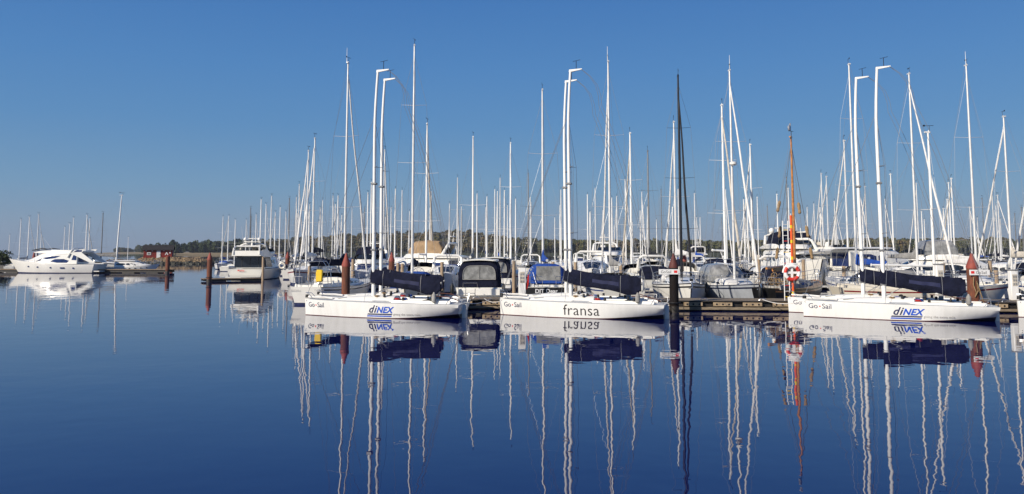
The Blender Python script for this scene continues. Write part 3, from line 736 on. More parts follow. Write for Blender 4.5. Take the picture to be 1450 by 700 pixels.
# ---------------------------------------------------------------- piles, posts, pontoons
def steel_pile(label, X, D, h=3.1, r=.25, dark=False, sign=None, group='steel mooring piles with red caps', cap=.75):
    root = thing('mooring_pile', label, 'mooring pile', (X, D, 0), group=group)
    mb = MB(); zs = [-.6, 0, .35, h-cap]; mb.loft([mb.ring((0,0,z), (0,0,1), r, 20) for z in zs]); mb.build('shaft', 'darkpile' if dark else 'rust', root)
    mb = MB(); mb.loft([mb.ring((0,0,z), (0,0,1), q, 20) for z, q in ((h-cap, r+.012), (h-cap+.12, r+.012), (h-.12, r*.34), (h, r*.22), (h+.02, .01))]); mb.build('cap', 'darkcap' if dark else 'redcap', root)
    mb = MB(); mb.loft([mb.ring((0,0,z), (0,0,1), r+q, 20) for z, q in ((-.5, .006), (.26, .008), (.34, .002))], caps=False); mb.build('weed_band', 'darkwood', root)
    mb = MB(); mb.torus((0, 0, .52), r+.06, .035, axis='z', nu=24, nv=6); mb.build('mooring_ring', 'black', root)
    if sign:
        s = sign; mb = MB(); mb.box((s, -r-.05, h-cap-.20), (1.02, .04, .27), ch=.008); sg = mb.build('sign_board', 'white', root)
        o_ = -.22 if sign < 0 else 0
        for body, x0 in (('Go', -.20+o_), ('Sail', .08+o_)):
            v, f = text_mesh(body, .21); mb = MB(); mb.add([(s+x0+a, -r-.0725, h-cap-.27+b) for a, b, _ in v], f); mb.build('lettering', 'inkblack', sg)
        mb = MB(); xq = s-.36+(.72 if sign < 0 else 0); zq = h-cap-.19; mb.box((xq, -r-.072, zq), (.17, .006, .13)); mb.build('red_logo', 'inkred', sg)
    return root
def timber_post(label, X, D, h=2.0, r=.13, lean=0.0, m_='timber'):
    mb = MB(); mb.loft([mb.ring((lean*z, 0, z), (0,0,1), r*(1.05-.03*z), 12) for z in (-.5, 0, .3, h*.6, h-.05, h)]); 
    o = mb.build('mooring_post', m_); o.location = (X, D, 0); o['_'] = 1; del o['_']
    tag(o, label, 'mooring post', 'pale timber mooring posts'); return o
def pontoon(label, p0, p1, wdt=2.4, h=.55, near=True, name='pontoon'):
    p0 = Vector(p0); p1 = Vector(p1); d = p1-p0; L = d.length; a = atan2(d.y, d.x)
    root = thing(name, label, 'pontoon', (p0.x, p0.y, 0), a)
    mb = MB(); n = int(L/.16) if near else 1
    if near:
        for i in range(n): mb.box((.08+i*.16, wdt/2, h-.02), (.15, wdt-.02, .045))
    else: mb.box((L/2, wdt/2, h-.02), (L, wdt, .05))
    mb.build('deck_planks', 'plank', root)
    for y, nm in ((-.04, 'edge_beam'), (wdt+.04, 'edge_beam')):
        mb = MB(); mb.box((L/2, y, h-.03), (L+.1, .09, .07), ch=.01); mb.build(nm, 'darkwood' if near else 'timber', root)
    mb = MB(); mb.box((L/2, .14, h*.5), (L, .10, h*.6)); mb.box((L/2, wdt-.14, h*.5), (L, .10, h*.6)); mb.build('side_beam', 'darkwood', root)  # dark beams show in the gaps between the pale brackets
    k = 0; x = 1.4
    while x < L-1:
        mb = MB(); mb.box((x, wdt/2, .08), (1.9, wdt-.3, .55), ch=.04); mb.build('float', 'concrete', root); x += 3.6
        k += 1
    if near:
        mb = MB(); mb.box((L/2, -.03, .14), (L, .10, .14), ch=.015); mb.build('fender_plank', 'plank', root)
        x = .8
        while x < L-1.3:
            mb = MB()
            mb.box((x+.5, -.055, .365), (1.0, .13, .20), ch=.012); br = mb.build('bracket_board', 'boardwood', root)
            for q in (-.32, 0, .32):
                mb = MB(); mb.tube((x+.5+q, -.126, .365), (x+.5+q, -.110, .365), .055, n=8); mb.build('bolt_hole', 'black', br)
            x += 1.56
        x = 2
        while x < L-1:
            mb = MB(); mb.path([(x-.18, .12, h+.02), (x-.12, .12, h+.12), (x+.12, .12, h+.12), (x+.18, .12, h+.02)], .022, n=6); mb.build('cleat', 'steel', root); x += 3.1
    return root
def fender(label, X, D, z, r=.11, h=.6, m_='gel', group='hanging boat fenders'):
    mb = MB(); mb.loft([mb.ring((0,0,zz), (0,0,1), q, 10) for zz, q in ((-h/2-.05, .02), (-h/2, r*.5), (-h/2+.08, r), (h/2-.08, r), (h/2, r*.5), (h/2+.06, .03), (h/2+.08, .02))]); mb.path([(0,0,h/2+.05), (.02,.0,h/2+.5)], .010, n=4)
    o = mb.build('fender', m_); o.location = (X, D, z); return tag(o, label, 'fender', group)
# ---------------------------------------------------------------- water
def structure(o): o['kind'] = 'structure'; return o
wm = bpy.data.materials.new('harbour water'); wm.use_nodes = True; n = wm.node_tree; b = n.nodes['Principled BSDF']
b.inputs['Base Color'].default_value = (.0003, .0028, .064, 1); b.inputs['Specular Tint'].default_value = (.80, .92, 1, 1); b.inputs['Roughness'].default_value = 0.0
b.inputs['IOR'].default_value = 1.5
tc = n.nodes.new('ShaderNodeTexCoord'); hs = []
for scale, stx, amp in ((.55, (1, 1, 1), .0072), (1.9, (1, 1, 1), .0024), (.11, (1, 1.3, 1), .012)):
    mp = n.nodes.new('ShaderNodeMapping'); mp.inputs['Scale'].default_value = stx; mp.inputs['Location'].default_value = (scale*37, 11, 0)
    nz = n.nodes.new('ShaderNodeTexNoise'); nz.inputs['Scale'].default_value = scale; nz.inputs['Detail'].default_value = 1.5; nz.inputs['Roughness'].default_value = .45
    n.links.new(tc.outputs['Object'], mp.inputs[0]); n.links.new(mp.outputs[0], nz.inputs['Vector'])
    mu = n.nodes.new('ShaderNodeMath'); mu.operation = 'MULTIPLY'; mu.inputs[1].default_value = amp; n.links.new(nz.outputs['Fac'], mu.inputs[0]); hs.append(mu)
a1 = n.nodes.new('ShaderNodeMath'); a1.operation = 'ADD'; n.links.new(hs[0].outputs[0], a1.inputs[0]); n.links.new(hs[1].outputs[0], a1.inputs[1])
# slow patches where the breeze ruffles the surface a little more
pn = n.nodes.new('ShaderNodeTexNoise'); pn.inputs['Scale'].default_value = .06; pn.inputs['Detail'].default_value = 2
n.links.new(tc.outputs['Object'], pn.inputs['Vector'])
pr = n.nodes.new('ShaderNodeMapRange'); pr.inputs['From Min'].default_value = .35; pr.inputs['From Max'].default_value = .65; pr.inputs['To Min'].default_value = .6; pr.inputs['To Max'].default_value = 1.35
n.links.new(pn.outputs['Fac'], pr.inputs['Value'])
m1 = n.nodes.new('ShaderNodeMath'); m1.operation = 'MULTIPLY'; n.links.new(a1.outputs[0], m1.inputs[0]); n.links.new(pr.outputs[0], m1.inputs[1])
a2 = n.nodes.new('ShaderNodeMath'); a2.operation = 'ADD'; n.links.new(m1.outputs[0], a2.inputs[0]); n.links.new(hs[2].outputs[0], a2.inputs[1])
bp = n.nodes.new('ShaderNodeBump'); bp.inputs['Strength'].default_value = 1.0; bp.inputs['Distance'].default_value = 1.0
n.links.new(a2.outputs[0], bp.inputs['Height']); n.links.new(bp.outputs[0], b.inputs['Normal'])
M['water'] = wm
mb = MB(); S = 25000; mb.add([(-S,-200,0),(S,-200,0),(S,S,0),(-S,S,0)], [(0,1,2,3)])
structure(mb.build('water', 'water'))
# ---------------------------------------------------------------- land beyond the harbour
def nmat(name, cols, sc1, sc2=None, rough=.95):
    m = bpy.data.materials.new(name); m.use_nodes = True; n = m.node_tree; b = n.nodes['Principled BSDF']; b.inputs['Roughness'].default_value = rough
    b.inputs['Specular IOR Level'].default_value = .15
    tc = n.nodes.new('ShaderNodeTexCoord'); nz = n.nodes.new('ShaderNodeTexNoise'); nz.inputs['Scale'].default_value = sc1; nz.inputs['Detail'].default_value = 6; nz.inputs['Roughness'].default_value = .7
    n.links.new(tc.outputs['Object'], nz.inputs['Vector']); cr = n.nodes.new('ShaderNodeValToRGB'); n.links.new(nz.outputs['Fac'], cr.inputs[0])
    e = cr.color_ramp.elements; e[0].position = .34; e[0].color = (*cols[0], 1); e[1].position = .68; e[1].color = (*cols[-1], 1)
    for i, c in enumerate(cols[1:-1]): q = e.new(.34+.34*(i+1)/(len(cols)-1)); q.color = (*c, 1)
    n.links.new(cr.outputs[0], b.inputs['Base Color']); return m
M['leaf'] = nmat('mixed autumn foliage', [(.055, .058, .022), (.088, .080, .030), (.13, .098, .040), (.18, .115, .050)], .05)
M['leaf2'] = nmat('olive foliage', [(.060, .072, .028), (.095, .095, .038), (.13, .115, .05)], .04)
M['leafd'] = nmat('dark green foliage', [(.026, .040, .018), (.044, .058, .026), (.075, .078, .034)], .04)
M['field'] = nmat('dry field', [(.22, .17, .09), (.32, .24, .13)], .03)
M['grass'] = nmat('rough grass', [(.035, .042, .016), (.07, .07, .03)], .05)
prof = [(232,1.5),(250,4.0),(265,9.2),(300,11.4),(330,11.2),(400,13.8),(450,15.6),(520,17),(600,19),(655,19),(700,15.5),(760,12.2),(800,11),(1000,11),(1080,9.8),(1110,10.8),(1200,11.4),(1300,12.8),(1480,13.2),(1700,12)]
def topz(px):
    for (a, za), (b_, zb) in zip(prof, prof[1:]):
        if px <= b_: return za+(zb-za)*max(0, (px-a)/(b_-a))
    return prof[-1][1]
DH = 800.0; KD = DH/470.0
def top2(px): return 3.2+(topz(px)-3.2)*KD+.8
def ground(x, y):
    px = 725+F*x/DH*(DH/max(y, DH))**.0
    edge = min(1, max(0, (x-(238-725)*DH/F)/55.0))
    g = -.6 if y < 688 else (1.8*min(1, (y-688)/36))
    if y > 762: g += max(0, top2(px)-13.5-1.8)*min(1, (y-762)/165)
    return g*edge-(1-edge)*.6
def sheet(name, m_, ys, xs, dz=0.0):
    mb = MB(); vv = [(x, y, ground(x, y)+dz) for y in ys for x in xs]; nx_ = len(xs)
    mb.add(vv, [(j*nx_+i, j*nx_+i+1, (j+1)*nx_+i+1, (j+1)*nx_+i) for j in range(len(ys)-1) for i in range(nx_-1)]); return structure(mb.build(name, m_))
XS = [-345+8*i for i in range(130)]
sheet('hill', 'grass', [680, 688, 700, 712, 724, 735, 762, 790, 820, 860, 900, 925, 1000, 1200, 1500], XS)
sheet('field', 'field', [688.5, 700, 712, 724, 733], [x for x in XS if x < -195], .06)
rng = np.random.default_rng(3)
def crown(nl, leaf, rx, rz, lobes=7):
    """leaf clumps spread through several overlapping lobes; returns quads (nl,4,3)"""
    cs = rng.normal(0, 1, (lobes, 3)); cs /= np.linalg.norm(cs, axis=1)[:, None]+1e-6; cs *= np.array([rx*.5, rx*.5, rz*.45]); cs[0] = 0
    rr = rng.uniform(.42, .62, lobes)*rx
    k = rng.integers(0, lobes, nl); d = rng.normal(0, 1, (nl, 3)); d /= np.linalg.norm(d, axis=1)[:, None]
    rad = rng.uniform(.55, 1.05, nl)**.6
    c = cs[k]+d*(rr[k]*rad)[:, None]*np.array([1, 1, rz/rx])
    nrm = d+rng.normal(0, .55, (nl, 3)); nrm /= np.linalg.norm(nrm, axis=1)[:, None]
    a = np.cross(nrm, rng.normal(0, 1, (nl, 3))); a /= np.linalg.norm(a, axis=1)[:, None]; b_ = np.cross(nrm, a)
    s = leaf*rng.uniform(.6, 1.3, (nl, 1))
    return np.stack([c-a*s-b_*s*.7, c+a*s-b_*s*.5, c+a*s*.8+b_*s*.8, c-a*s*.7+b_*s], 1)
def quads_obj(name, Q, mi, mats, parent=None):
    n = len(Q); me = bpy.data.meshes.new(name); me.vertices.add(4*n); me.loops.add(4*n); me.polygons.add(n)
    me.vertices.foreach_set('co', Q.reshape(-1)); me.loops.foreach_set('vertex_index', np.arange(4*n, dtype=np.int32))
    me.polygons.foreach_set('loop_start', np.arange(0, 4*n, 4, dtype=np.int32)); me.polygons.foreach_set('loop_total', np.full(n, 4, dtype=np.int32))
    me.polygons.foreach_set('material_index', mi.astype(np.int32)); me.update(calc_edges=True)
    for m_ in mats: me.materials.append(M[m_])
    o = bpy.data.objects.new(name, me); C.objects.link(o)
    if parent: o.parent = parent
    return o
protos = [crown(560, .62, 4.0, 4.8, 11) for _ in range(7)]
def wood(name, label, spots, mats, cat='woodland'):
    Q = []; mi = []
    for (x, y, z, s, m_) in spots:
        q = protos[rng.integers(0, len(protos))].copy(); a = rng.uniform(0, 6.28); c_, s_ = cos(a), sin(a)
        q = q @ np.array([[c_, s_, 0], [-s_, c_, 0], [0, 0, rng.uniform(.85, 1.2)]])
        Q.append(q*s+np.array([x, y, z+4.6*s])); mi.append(np.full(len(q), m_))
        # trunk
        w_ = .16*s; t = np.array([[[x-w_, y, z-1], [x+w_, y, z-1], [x+w_*.6, y, z+5*s], [x-w_*.6, y, z+5*s]], [[x, y-w_, z-1], [x, y+w_, z-1], [x, y+w_*.6, z+5*s], [x, y-w_*.6, z+5*s]]])
        Q.append(t); mi.append(np.full(2, len(mats)-1))
    o = quads_obj(name, np.concatenate(Q).astype(np.float32), np.concatenate(mi), mats); o['kind'] = 'stuff'; o['label'] = label; o['category'] = cat; return o
sp = []
for row in range(8):
    D = 742+row*25; x = (255-725)*DH/F
    while x < (1500-725)*DH/F*1.12:
        xx = x+R.uniform(-2, 2); DD = D+R.uniform(-9, 9); px = 725+F*xx/DH; x += R.uniform(4.5, 7.5)
        if px < 250+row*1.5: continue
        sc1 = R.uniform(.95, 1.38)*(1 if px > 275 else .45+.55*max(0, (px-250)/25)); g = ground(xx, DD)
        capz = top2(px)*(DD/DH) if row > 2 else 99
        sc1 = max(.5, min(sc1, (capz-g)/9.6))
        m_ = 2 if px < 395+R.uniform(-20, 20) else (0 if px < 720 else (1 if R.random() < .7 else 0))
        if R.random() < .06: m_ = R.choice([0, 1, 2])
        sp.append((xx, DD, g, sc1, m_))
wood('far_woodland', 'wooded shore with autumn coloured trees behind the whole marina', sp, ['leaf', 'leaf2', 'leafd', 'trunk'])
# low shore far off to the left
mb = MB(); mb.loft([[(x, y, z) for y, z in ((1180, -.5), (1200, .8), (1290, 2.0), (1500, 2.0), (1600, -.5))] for x in (-610, -560, -470, -380, -300)], closed=False); structure(mb.build('far_shore', 'field'))
sp = []
for i in range(95):
    px = R.uniform(162, 247); D = R.uniform(1270, 1400); s = R.uniform(.7, 1.15)*(1.0 if px > 195 else .7)
    sp.append((wx(px, D), D, 1.2, s*1.15, R.choice([0, 0, 1])))
wood('shore_wood', 'low line of dark trees on the far left shore', sp, ['leafd', 'leaf', 'trunk'])
sp = []
for i, (px, D, h) in enumerate([(205, 640, 8.3), (213.5, 640, 8.8), (223, 650, 9.2), (231, 640, 9.6), (239, 655, 8.4)]):
    t = thing('broadleaf_tree', ['dark round tree behind the left end of the red hut roof', 'dark tree second from the left behind the red hut', 'dark tree over the middle of the red hut roof', 'taller dark tree right of centre behind the red hut', 'dark tree over the right end of the red hut roof'][i], 'tree', (wx(px, D), D, .5), group='dark trees behind the red hut')
    q = crown(420, .5, 3.6, 4.0)*(h/8.6); q[:, :, 2] += h*.55; quads_obj('crown', q.astype(np.float32), np.zeros(len(q)), ['leafd'], t)
    mb = MB(); mb.path([(0,0,-.5), (.1,0,h*.3), (0,.1,h*.6)], [.35, .25, .12], n=7); mb.path([(.1,0,h*.35), (1.2,.2,h*.62)], [.14,.06], n=5); mb.path([(.05,0,h*.4), (-1.1,-.2,h*.66)], [.13,.05], n=5); mb.build('trunk', 'trunk', t)
sm = MB(); structure(sm.add([(wx(198, 640)-4, 620, .45), (wx(246, 640)+10, 620, .45), (wx(246, 660)+10, 670, .6), (wx(198, 660)-4, 670, .6), (wx(198, 640)-4, 618, -.5), (wx(246, 640)+10, 618, -.5)], [(0,1,2,3), (4,5,1,0)]).build('islet', 'grass'))
t = thing('conifer_tree', 'lone pointed conifer just right of the red hut', 'tree', (wx(248.5, 650), 650, .5))
mb = MB()
for k in range(9):
    z = 1.2+k*.95; r_ = 1.9*(1-k/9.5); a0 = k*.7
    mb.add([(0,0,z+1.3)]+[(r_*(1 if j % 2 else .62)*cos(a0+j*pi/7), r_*(1 if j % 2 else .62)*sin(a0+j*pi/7), z-(.25 if j % 2 else 0)) for j in range(14)], [(0, 1+j, 1+(j+1) % 14) for j in range(14)])
mb.build('crown', 'leafd', t); mb = MB(); mb.tube((0,0,-.5), (0,0,9), .25, .05, n=7); mb.build('trunk', 'trunk', t)
t = thing('shrub', 'dark rounded bush at the far left edge above the quay', 'shrub', (wx(3, 150), 150, .6))
q = crown(1500, .16, 2.3, 1.9, 12); q[:, :, 2] += 1.0; quads_obj('foliage', q.astype(np.float32), np.zeros(len(q)), ['leafd'], t)
mb = MB(); mb.path([(0,0,-.5), (.1,0,.6), (.3,0,1.4)], [.14,.1,.05], n=6); mb.build('stem', 'trunk', t)
mb = MB(); mb.box((wx(-12, 150), 150, .3), (9, 7, .8), ch=.1); structure(mb.build('quay', 'concrete'))
# breakwater: rocks in one heap
mb = MB(); verts = []
x0, x1 = wx(150, 204), wx(304, 204)
for i in range(2200):
    x = R.uniform(x0, x1); u = R.uniform(-1, 1); r_ = R.uniform(.22, .55); zt = 1.4*(1-abs(u)**1.5)*min(1, (x1-x)/5+.2)*(1 if x > wx(197, 204) else .55)
    c = Vector((x, 205+3.6*u, zt-.1)); rm_ = 1 if c.z < .38 else 0; ph = [R.uniform(.7, 1.25) for _ in range(12)]; rot = Matrix.Rotation(R.uniform(0, 6), 3, 'Z') @ Matrix.Rotation(R.uniform(-.5, .5), 3, 'X')
    g = (1+sqrt(5))/2; ico = [(-1,g,0),(1,g,0),(-1,-g,0),(1,-g,0),(0,-1,g),(0,1,g),(0,-1,-g),(0,1,-g),(g,0,-1),(g,0,1),(-g,0,-1),(-g,0,1)]
    mb.add([rot @ Vector(p)*(r_*.55*ph[k])+c for k, p in enumerate(ico)], [(0,11,5),(0,5,1),(0,1,7),(0,7,10),(0,10,11),(1,5,9),(5,11,4),(11,10,2),(10,7,6),(7,1,8),(3,9,4),(3,4,2),(3,2,6),(3,6,8),(3,8,9),(4,9,5),(2,4,11),(6,2,10),(8,6,7),(9,8,1)], rm_)
o = mb.build('breakwater_rocks', ['rock', 'wetrock'], ang=20); o['kind'] = 'stuff'; tag(o, 'heaped boulders of the breakwater below the red hut', 'breakwater')
mb = MB(); mb.loft([[(x, 205+y, z) for y, z in ((-3.4, -.3), (-1.5, .7), (1.5, .7), (3.4, -.3))] for x in (x0, wx(197,204), x1-1)]); structure(mb.build('breakwater_core', 'rock'))
# red hut
t = thing('red_hut', 'small red wooden hut with dark roof and white door on the breakwater', 'hut', (wx(223, 206), 206.5, 1.35), radians(17)); t.scale = (1.08,)*3
mb = MB(); mb.box((0, 0, 1.0), (6.1, 3.4, 2.1)); wl = mb.build('wall', 'barn', t)
mb = MB()
for i in range(31): mb.box((-3.0+i*.2, -1.715, 1.0), (.035, .025, 2.08))
mb.build('batten', 'barn', wl)
mb = MB(); mb.prism([(-2.15, 1.95), (-2.15, 2.08), (0, 3.15), (2.15, 2.08), (2.15, 1.95), (0, 3.0)], 'x', -3.4, 3.4); mb.build('roof', 'roof', t)
mb = MB(); mb.prism([(-1.7, 2.05), (0, 3.0), (1.7, 2.05)], 'x', -3.04, 3.04); mb.build('gable', 'barn', t)
mb = MB(); mb.box((.15, -1.75, .95), (.82, .06, 1.85)); d_ = mb.build('door', 'white', t); mb = MB(); mb.box((.45, -1.80, .95), (.06, .05, .14)); mb.build('handle', 'black', d_)
mb = MB(); mb.box((-1.9, -1.75, 1.15), (.85, .06, .62)); w_ = mb.build('window', 'white', t); mb = MB(); mb.box((-1.9, -1.785, 1.15), (.62, .02, .40)); mb.build('pane', 'vinyl', w_)
mb = MB(); mb.prism([(1.5, .85), (1.68, .85), (1.88, 1.25), (2.08, .85), (2.26, .85), (1.95, 1.5), (1.8, 1.5)], 'y', -1.76, -1.73); mb.build('wall_sign', 'white', t)
mb = MB(); mb.box((2.6, -1.745, 1.35), (.3, .03, .26)); mb.build('wall_sign', 'white', t)
for x in (-2.5, -1.2, 1.3, 2.7):
    mb = MB(); mb.box((x, -1.85, 1.82), (.28, .2, .10)); mb.build('roof_bracket', 'white', t)
# ---------------------------------------------------------------- pontoon A and the race boats
PA = Vector((1,0,0)); P0 = (wx(545, 45.7), 45.7); P1 = (wx(1600, 42.2), 42.2)
pontoon('long timber pontoon with pale bolted brackets behind the racing boats', (P0[0], P0[1], 0), (P1[0], P1[1], 0), 2.5)
def yA(x): return P0[1]+(P1[1]-P0[1])*(x-P0[0])/(P1[0]-P0[0])
def race(bow_px, bow_y, st_px, st_D, root):
    Db = dist(bow_y); bx = wx(bow_px, Db); sx = wx(st_px, st_D)
    a = atan2(Db-st_D, bx-sx); c = Vector((bx, Db))-Vector((cos(a), sin(a)))*4.2
    root.location = (c.x, c.y, 0); root.rotation_euler = (0, 0, a); return root, a
b1, ang1 = race(432, 444.6, 652, 39.6, race_boat('white racing boat with blue angled logo, farthest left of the front row', 'dinex', -.1, 12.35))
b2, ang2 = race(708, 444.2, 930, 39.3, race_boat('white racing boat lettered fransa under a navy sail cover', 'fransa', -.1, 12.35))
b3, ang3 = race(1137, 446.6, 1398, 37.9, race_boat('white racing boat with blue angled logo, right of the two large piles', 'dinex', -.05, 12.2))
def behind(b, ang, d, along, label, brand, h):
    r_ = race_boat(label, brand, -.1, h); n_ = Vector((-sin(ang), cos(ang)))*(-1); u = Vector((cos(ang), sin(ang)))
    if n_.y < 0: n_ = -n_
    r_.location = (b.location.x+n_.x*d+u.x*along, b.location.y+n_.y*d+u.y*along, 0); r_.rotation_euler = (0, 0, ang); return r_
behind(b1, ang1, 2.72, .75, 'white racing boat rafted behind the leftmost one, mast just right of its mast', 'fransa', 12.5)
behind(b2, ang2, 2.72, .9, 'white racing boat rafted behind the one lettered fransa', 'dinex', 12.4)
behind(b3, ang3, 2.7, .75, 'white racing boat showing only its bow end behind the rightmost logo boat', 'fransa', 12.3)
r_ = race_boat('white racing boat cut off by the right edge of the view', 'fransa', -.05, 11.9); r_.location = (wx(1441, 40.1)+4.2*cos(radians(8)), 39.5, 0); r_.rotation_euler = (0, 0, radians(172))
# lines from the racing boats to the pontoon
for k_, (b_, ang_, nm) in enumerate(((b1, ang1, 'leftmost logo boat'), (b2, ang2, 'fransa boat'), (b3, ang3, 'rightmost logo boat'))):
    for lx, tl, wh in ((3.9, 5.2, 'bow'), (-3.9, -5.4, 'stern')):
        a_ = Vector((b_.location.x+lx*cos(ang_)-.3*sin(ang_)*0, b_.location.y+lx*sin(ang_), .84)); q_ = Vector((b_.location.x+tl*cos(ang_), 0, .62)); q_.y = yA(q_.x)+.15
        mb = MB(); mb.path([a_.lerp(q_, t)+Vector((0, 0, -.9*t*(1-t))) for t in [i/12 for i in range(13)]], .016, n=5); tag(mb.build('mooring_line', 'whitecloth'), 'pale '+wh+' line from the '+nm+' to the pontoon', 'rope', 'mooring lines of the racing boats')
# piles
steel_pile('tall rusty pile with red cap standing behind the leftmost racing boat', wx(489, 46.5), 46.5, 3.08, .235)
steel_pile('rusty pile with red cap standing alone left of the flybridge yacht', wx(296, 84), 84, 3.05, .26)
steel_pile('dark pile with white sign board beside the pontoon', wx(955, 42.9), 42.9, 3.08, .235, dark=True, sign=-.32)
steel_pile('rusty pile with white sign board and rope behind the rightmost racing boat', wx(1380, 41.6), 41.6, 3.08, .275, sign=.18)
steel_pile('small rusty pile with red cap seen above the navy sail cover', wx(554, 68), 68, 3.1, .25)
steel_pile('distant rusty pile with red cap left of the lifebuoy yacht', wx(406.5, 104), 104, 3.1, .26)
steel_pile('distant pile with red cap right of the dark pile', wx(969.5, 70), 70, 3.1, .26)
steel_pile('rusty pile with flat top by the end of the left pontoon', wx(237, 118), 118, 2.5, .30, cap=.12)
for i, px in enumerate((47, 51.5, 59, 66.5)):
    steel_pile(['red pile beyond the big motor yacht bow, farthest left of four', 'red pile second from left beyond the big motor yacht', 'red pile third from left beyond the big motor yacht', 'red pile nearest the cabin of the big motor yacht'][i], wx(px, 140), 140, 3.1, .27, cap=1.3)
# rope on the right pile
mb = MB(); X_, D_ = wx(1380, 41.6), 41.6
mb.path([(X_-.12, D_-.31, 1.9), (X_-.16, D_-.33, 1.5), (X_-.05, D_-.33, 1.15), (X_-.12, D_-.33, .9), (X_+.05, D_-.33, 1.2), (X_, D_-.33, 1.7), (X_+.18, D_-.33, 1.1), (X_+.34, D_-.3, .6), (X_+.5, D_-.1, .58)], .028, n=6); tag(mb.build('mooring_rope', 'rope'), 'pale rope looped down the rusty pile with a sign', 'rope')
# pontoons B.. further rows
def row_pontoon(D, px0, px1, label):
    return pontoon(label, (wx(px0, D), D+.5, 0), (wx(px1, D), D-1.5, 0), 2.2, near=False)
row_pontoon(78, 440, 1560, 'second pontoon behind the first row of moored yachts')
row_pontoon(104, 412, 1560, 'third pontoon deep inside the marina')
row_pontoon(140, 318, 1560, 'fourth pontoon with distant sailing boats along it')
row_pontoon(180, 314, 1560, 'farthest pontoon in front of the wooded shore')
pontoon('low dark pontoon stub reaching the lone pile on the left', (wx(288, 86), 86, 0), (wx(372, 89), 89, 0), 1.6, h=.32, near=False)
pontoon('pontoon left of the big motor yacht with reddish edge boards', (wx(-30, 122), 122, 0), (wx(238, 120), 120, 0), 2.0, near=False)

# ---------------------------------------------------------------- moored yachts one can tell apart
TAKEN = []
def hero(px, ty, Dm, deg, label, dpx=0, **k):
    L = k.get('L', 10.5); mx = k.get('mx') or L*.07
    h = wz(ty, Dm); X = wx(px, Dm, h)
    k.setdefault('mast_h', h)
    root, H = yacht(label=label, **k)
    a = radians(deg); root.location = (X-mx*cos(a), Dm-mx*sin(a), 0); root.rotation_euler = (0, 0, a)
    TAKEN.append((X, Dm)); return root, H
GA = 'yachts moored behind the long pontoon'
y1, H1 = hero(493, 90, 54.6, 80, 'white yacht with stern arch and yellow horseshoe buoy left of the tall pile', L=10.6, B=3.2, tw=.6, hull='gel', stripe='navyhull', lower='gel', cover='navycloth', hd='navycloth', arch=True, whip=True, group=GA, bl=5.6, radar=False, genoa='whitecloth', rake=1.0)
# transom lettering, buoy
for body, y0, sz in (('Bellance', 1.35, .19), ('Middelfart', -.25, .15)):
    v, f = text_mesh(body, sz); mb = MB(); mb.add([(-5.33, y0-.3-a, .86+b) for a, b, _ in v], f); mb.build('name_lettering', 'inkgrey', y1)
mb = MB(); mb.box((-5.32, -.85, 1.75), (.16, .42, .72), ch=.05); o = mb.build('buoy_case', 'yellow', y1)
y2, _ = hero(587, 65, 53, -88, 'very tall masted white yacht with blue hood behind the leftmost racing boat', L=12, B=3.7, stripe='bluestripe', cover='navycloth', hd='bluecloth', whip=False, group=GA, genoa=None, nspr=3, mr=.086)
y4, H4 = hero(768, 128, 55.2, 91, 'yacht with bright blue cockpit tent and black lettered stern', L=11.8, B=3.6, hull='gel', stripe='black', cover='bluecloth', hd='bluecloth', tent=3.6, group=GA, genoa=None, wheel=False, cab_h=.5, bz=1.55)
mb = MB(); mb.box((-5.93, 0, .86), (.05, 3.0, .40), ch=.01); sb = mb.build('stern_band', 'black', y4)
v, f = text_mesh('DIT Dear', .34, bold=.008); mb = MB(); mb.add([(-5.965, .85-a, .74+b) for a, b, _ in v], f); mb.build('name_lettering', 'inkwhite', y4)
v, f = text_mesh('Middelfart', .16, bold=.003); mb = MB(); mb.add([(-5.945, .55-a, .42+b) for a, b, _ in v], f); mb.build('port_lettering', 'inkblack', y4)
mb = MB(); zt_ = 1.15+.25
mb.add([(-5.03, .75, 1.45), (-5.03, -.75, 1.45), (-5.03, -.72, 2.3), (-5.03, .72, 2.3)], [(0,1,2,3)]); mb.build('rear_window', 'vinyl', y4)
for s_ in (1, -1):
    mb = MB(); mb.path([(-5.5, s_*1.3, 1.25), (-5.2, s_*.95, 1.95), (-5.5, s_*.75, 1.25)], .02, n=5); mb.build('stern_frame', 'steel', y4)
y5, _ = hero(861, 88, 54.5, 90, 'tall masted white yacht with whip antenna behind the fransa boat', L=11.8, B=3.6, cover='greycloth', hd='greycloth', whip=True, group=GA, genoa='whitecloth', nspr=2, mr=.086)
y6, _ = hero(960, 108, 53.5, -95, 'white yacht with black band, black mast and black furled foresail', L=11.4, B=3.5, hull='gel', lower='gel', stripe='blackhull_shade', mmat='darkmast', genoa='blackcloth', cover='navycloth', hd='whitecloth', group=GA, nspr=3, mr=.092)
y7, _ = hero(1033, 100, 52.2, -88, 'navy topped grey hulled motorsailer lying across the pontoon edge', L=11.0, B=3.6, hull='greygel', lower='greygel', stripe='navyhull', cover=None, hd='vinyl', tent=2.6, radar=True, whip=True, genoa='whitecloth', group=GA, nspr=2, mr=.086, cabinm='gel2')
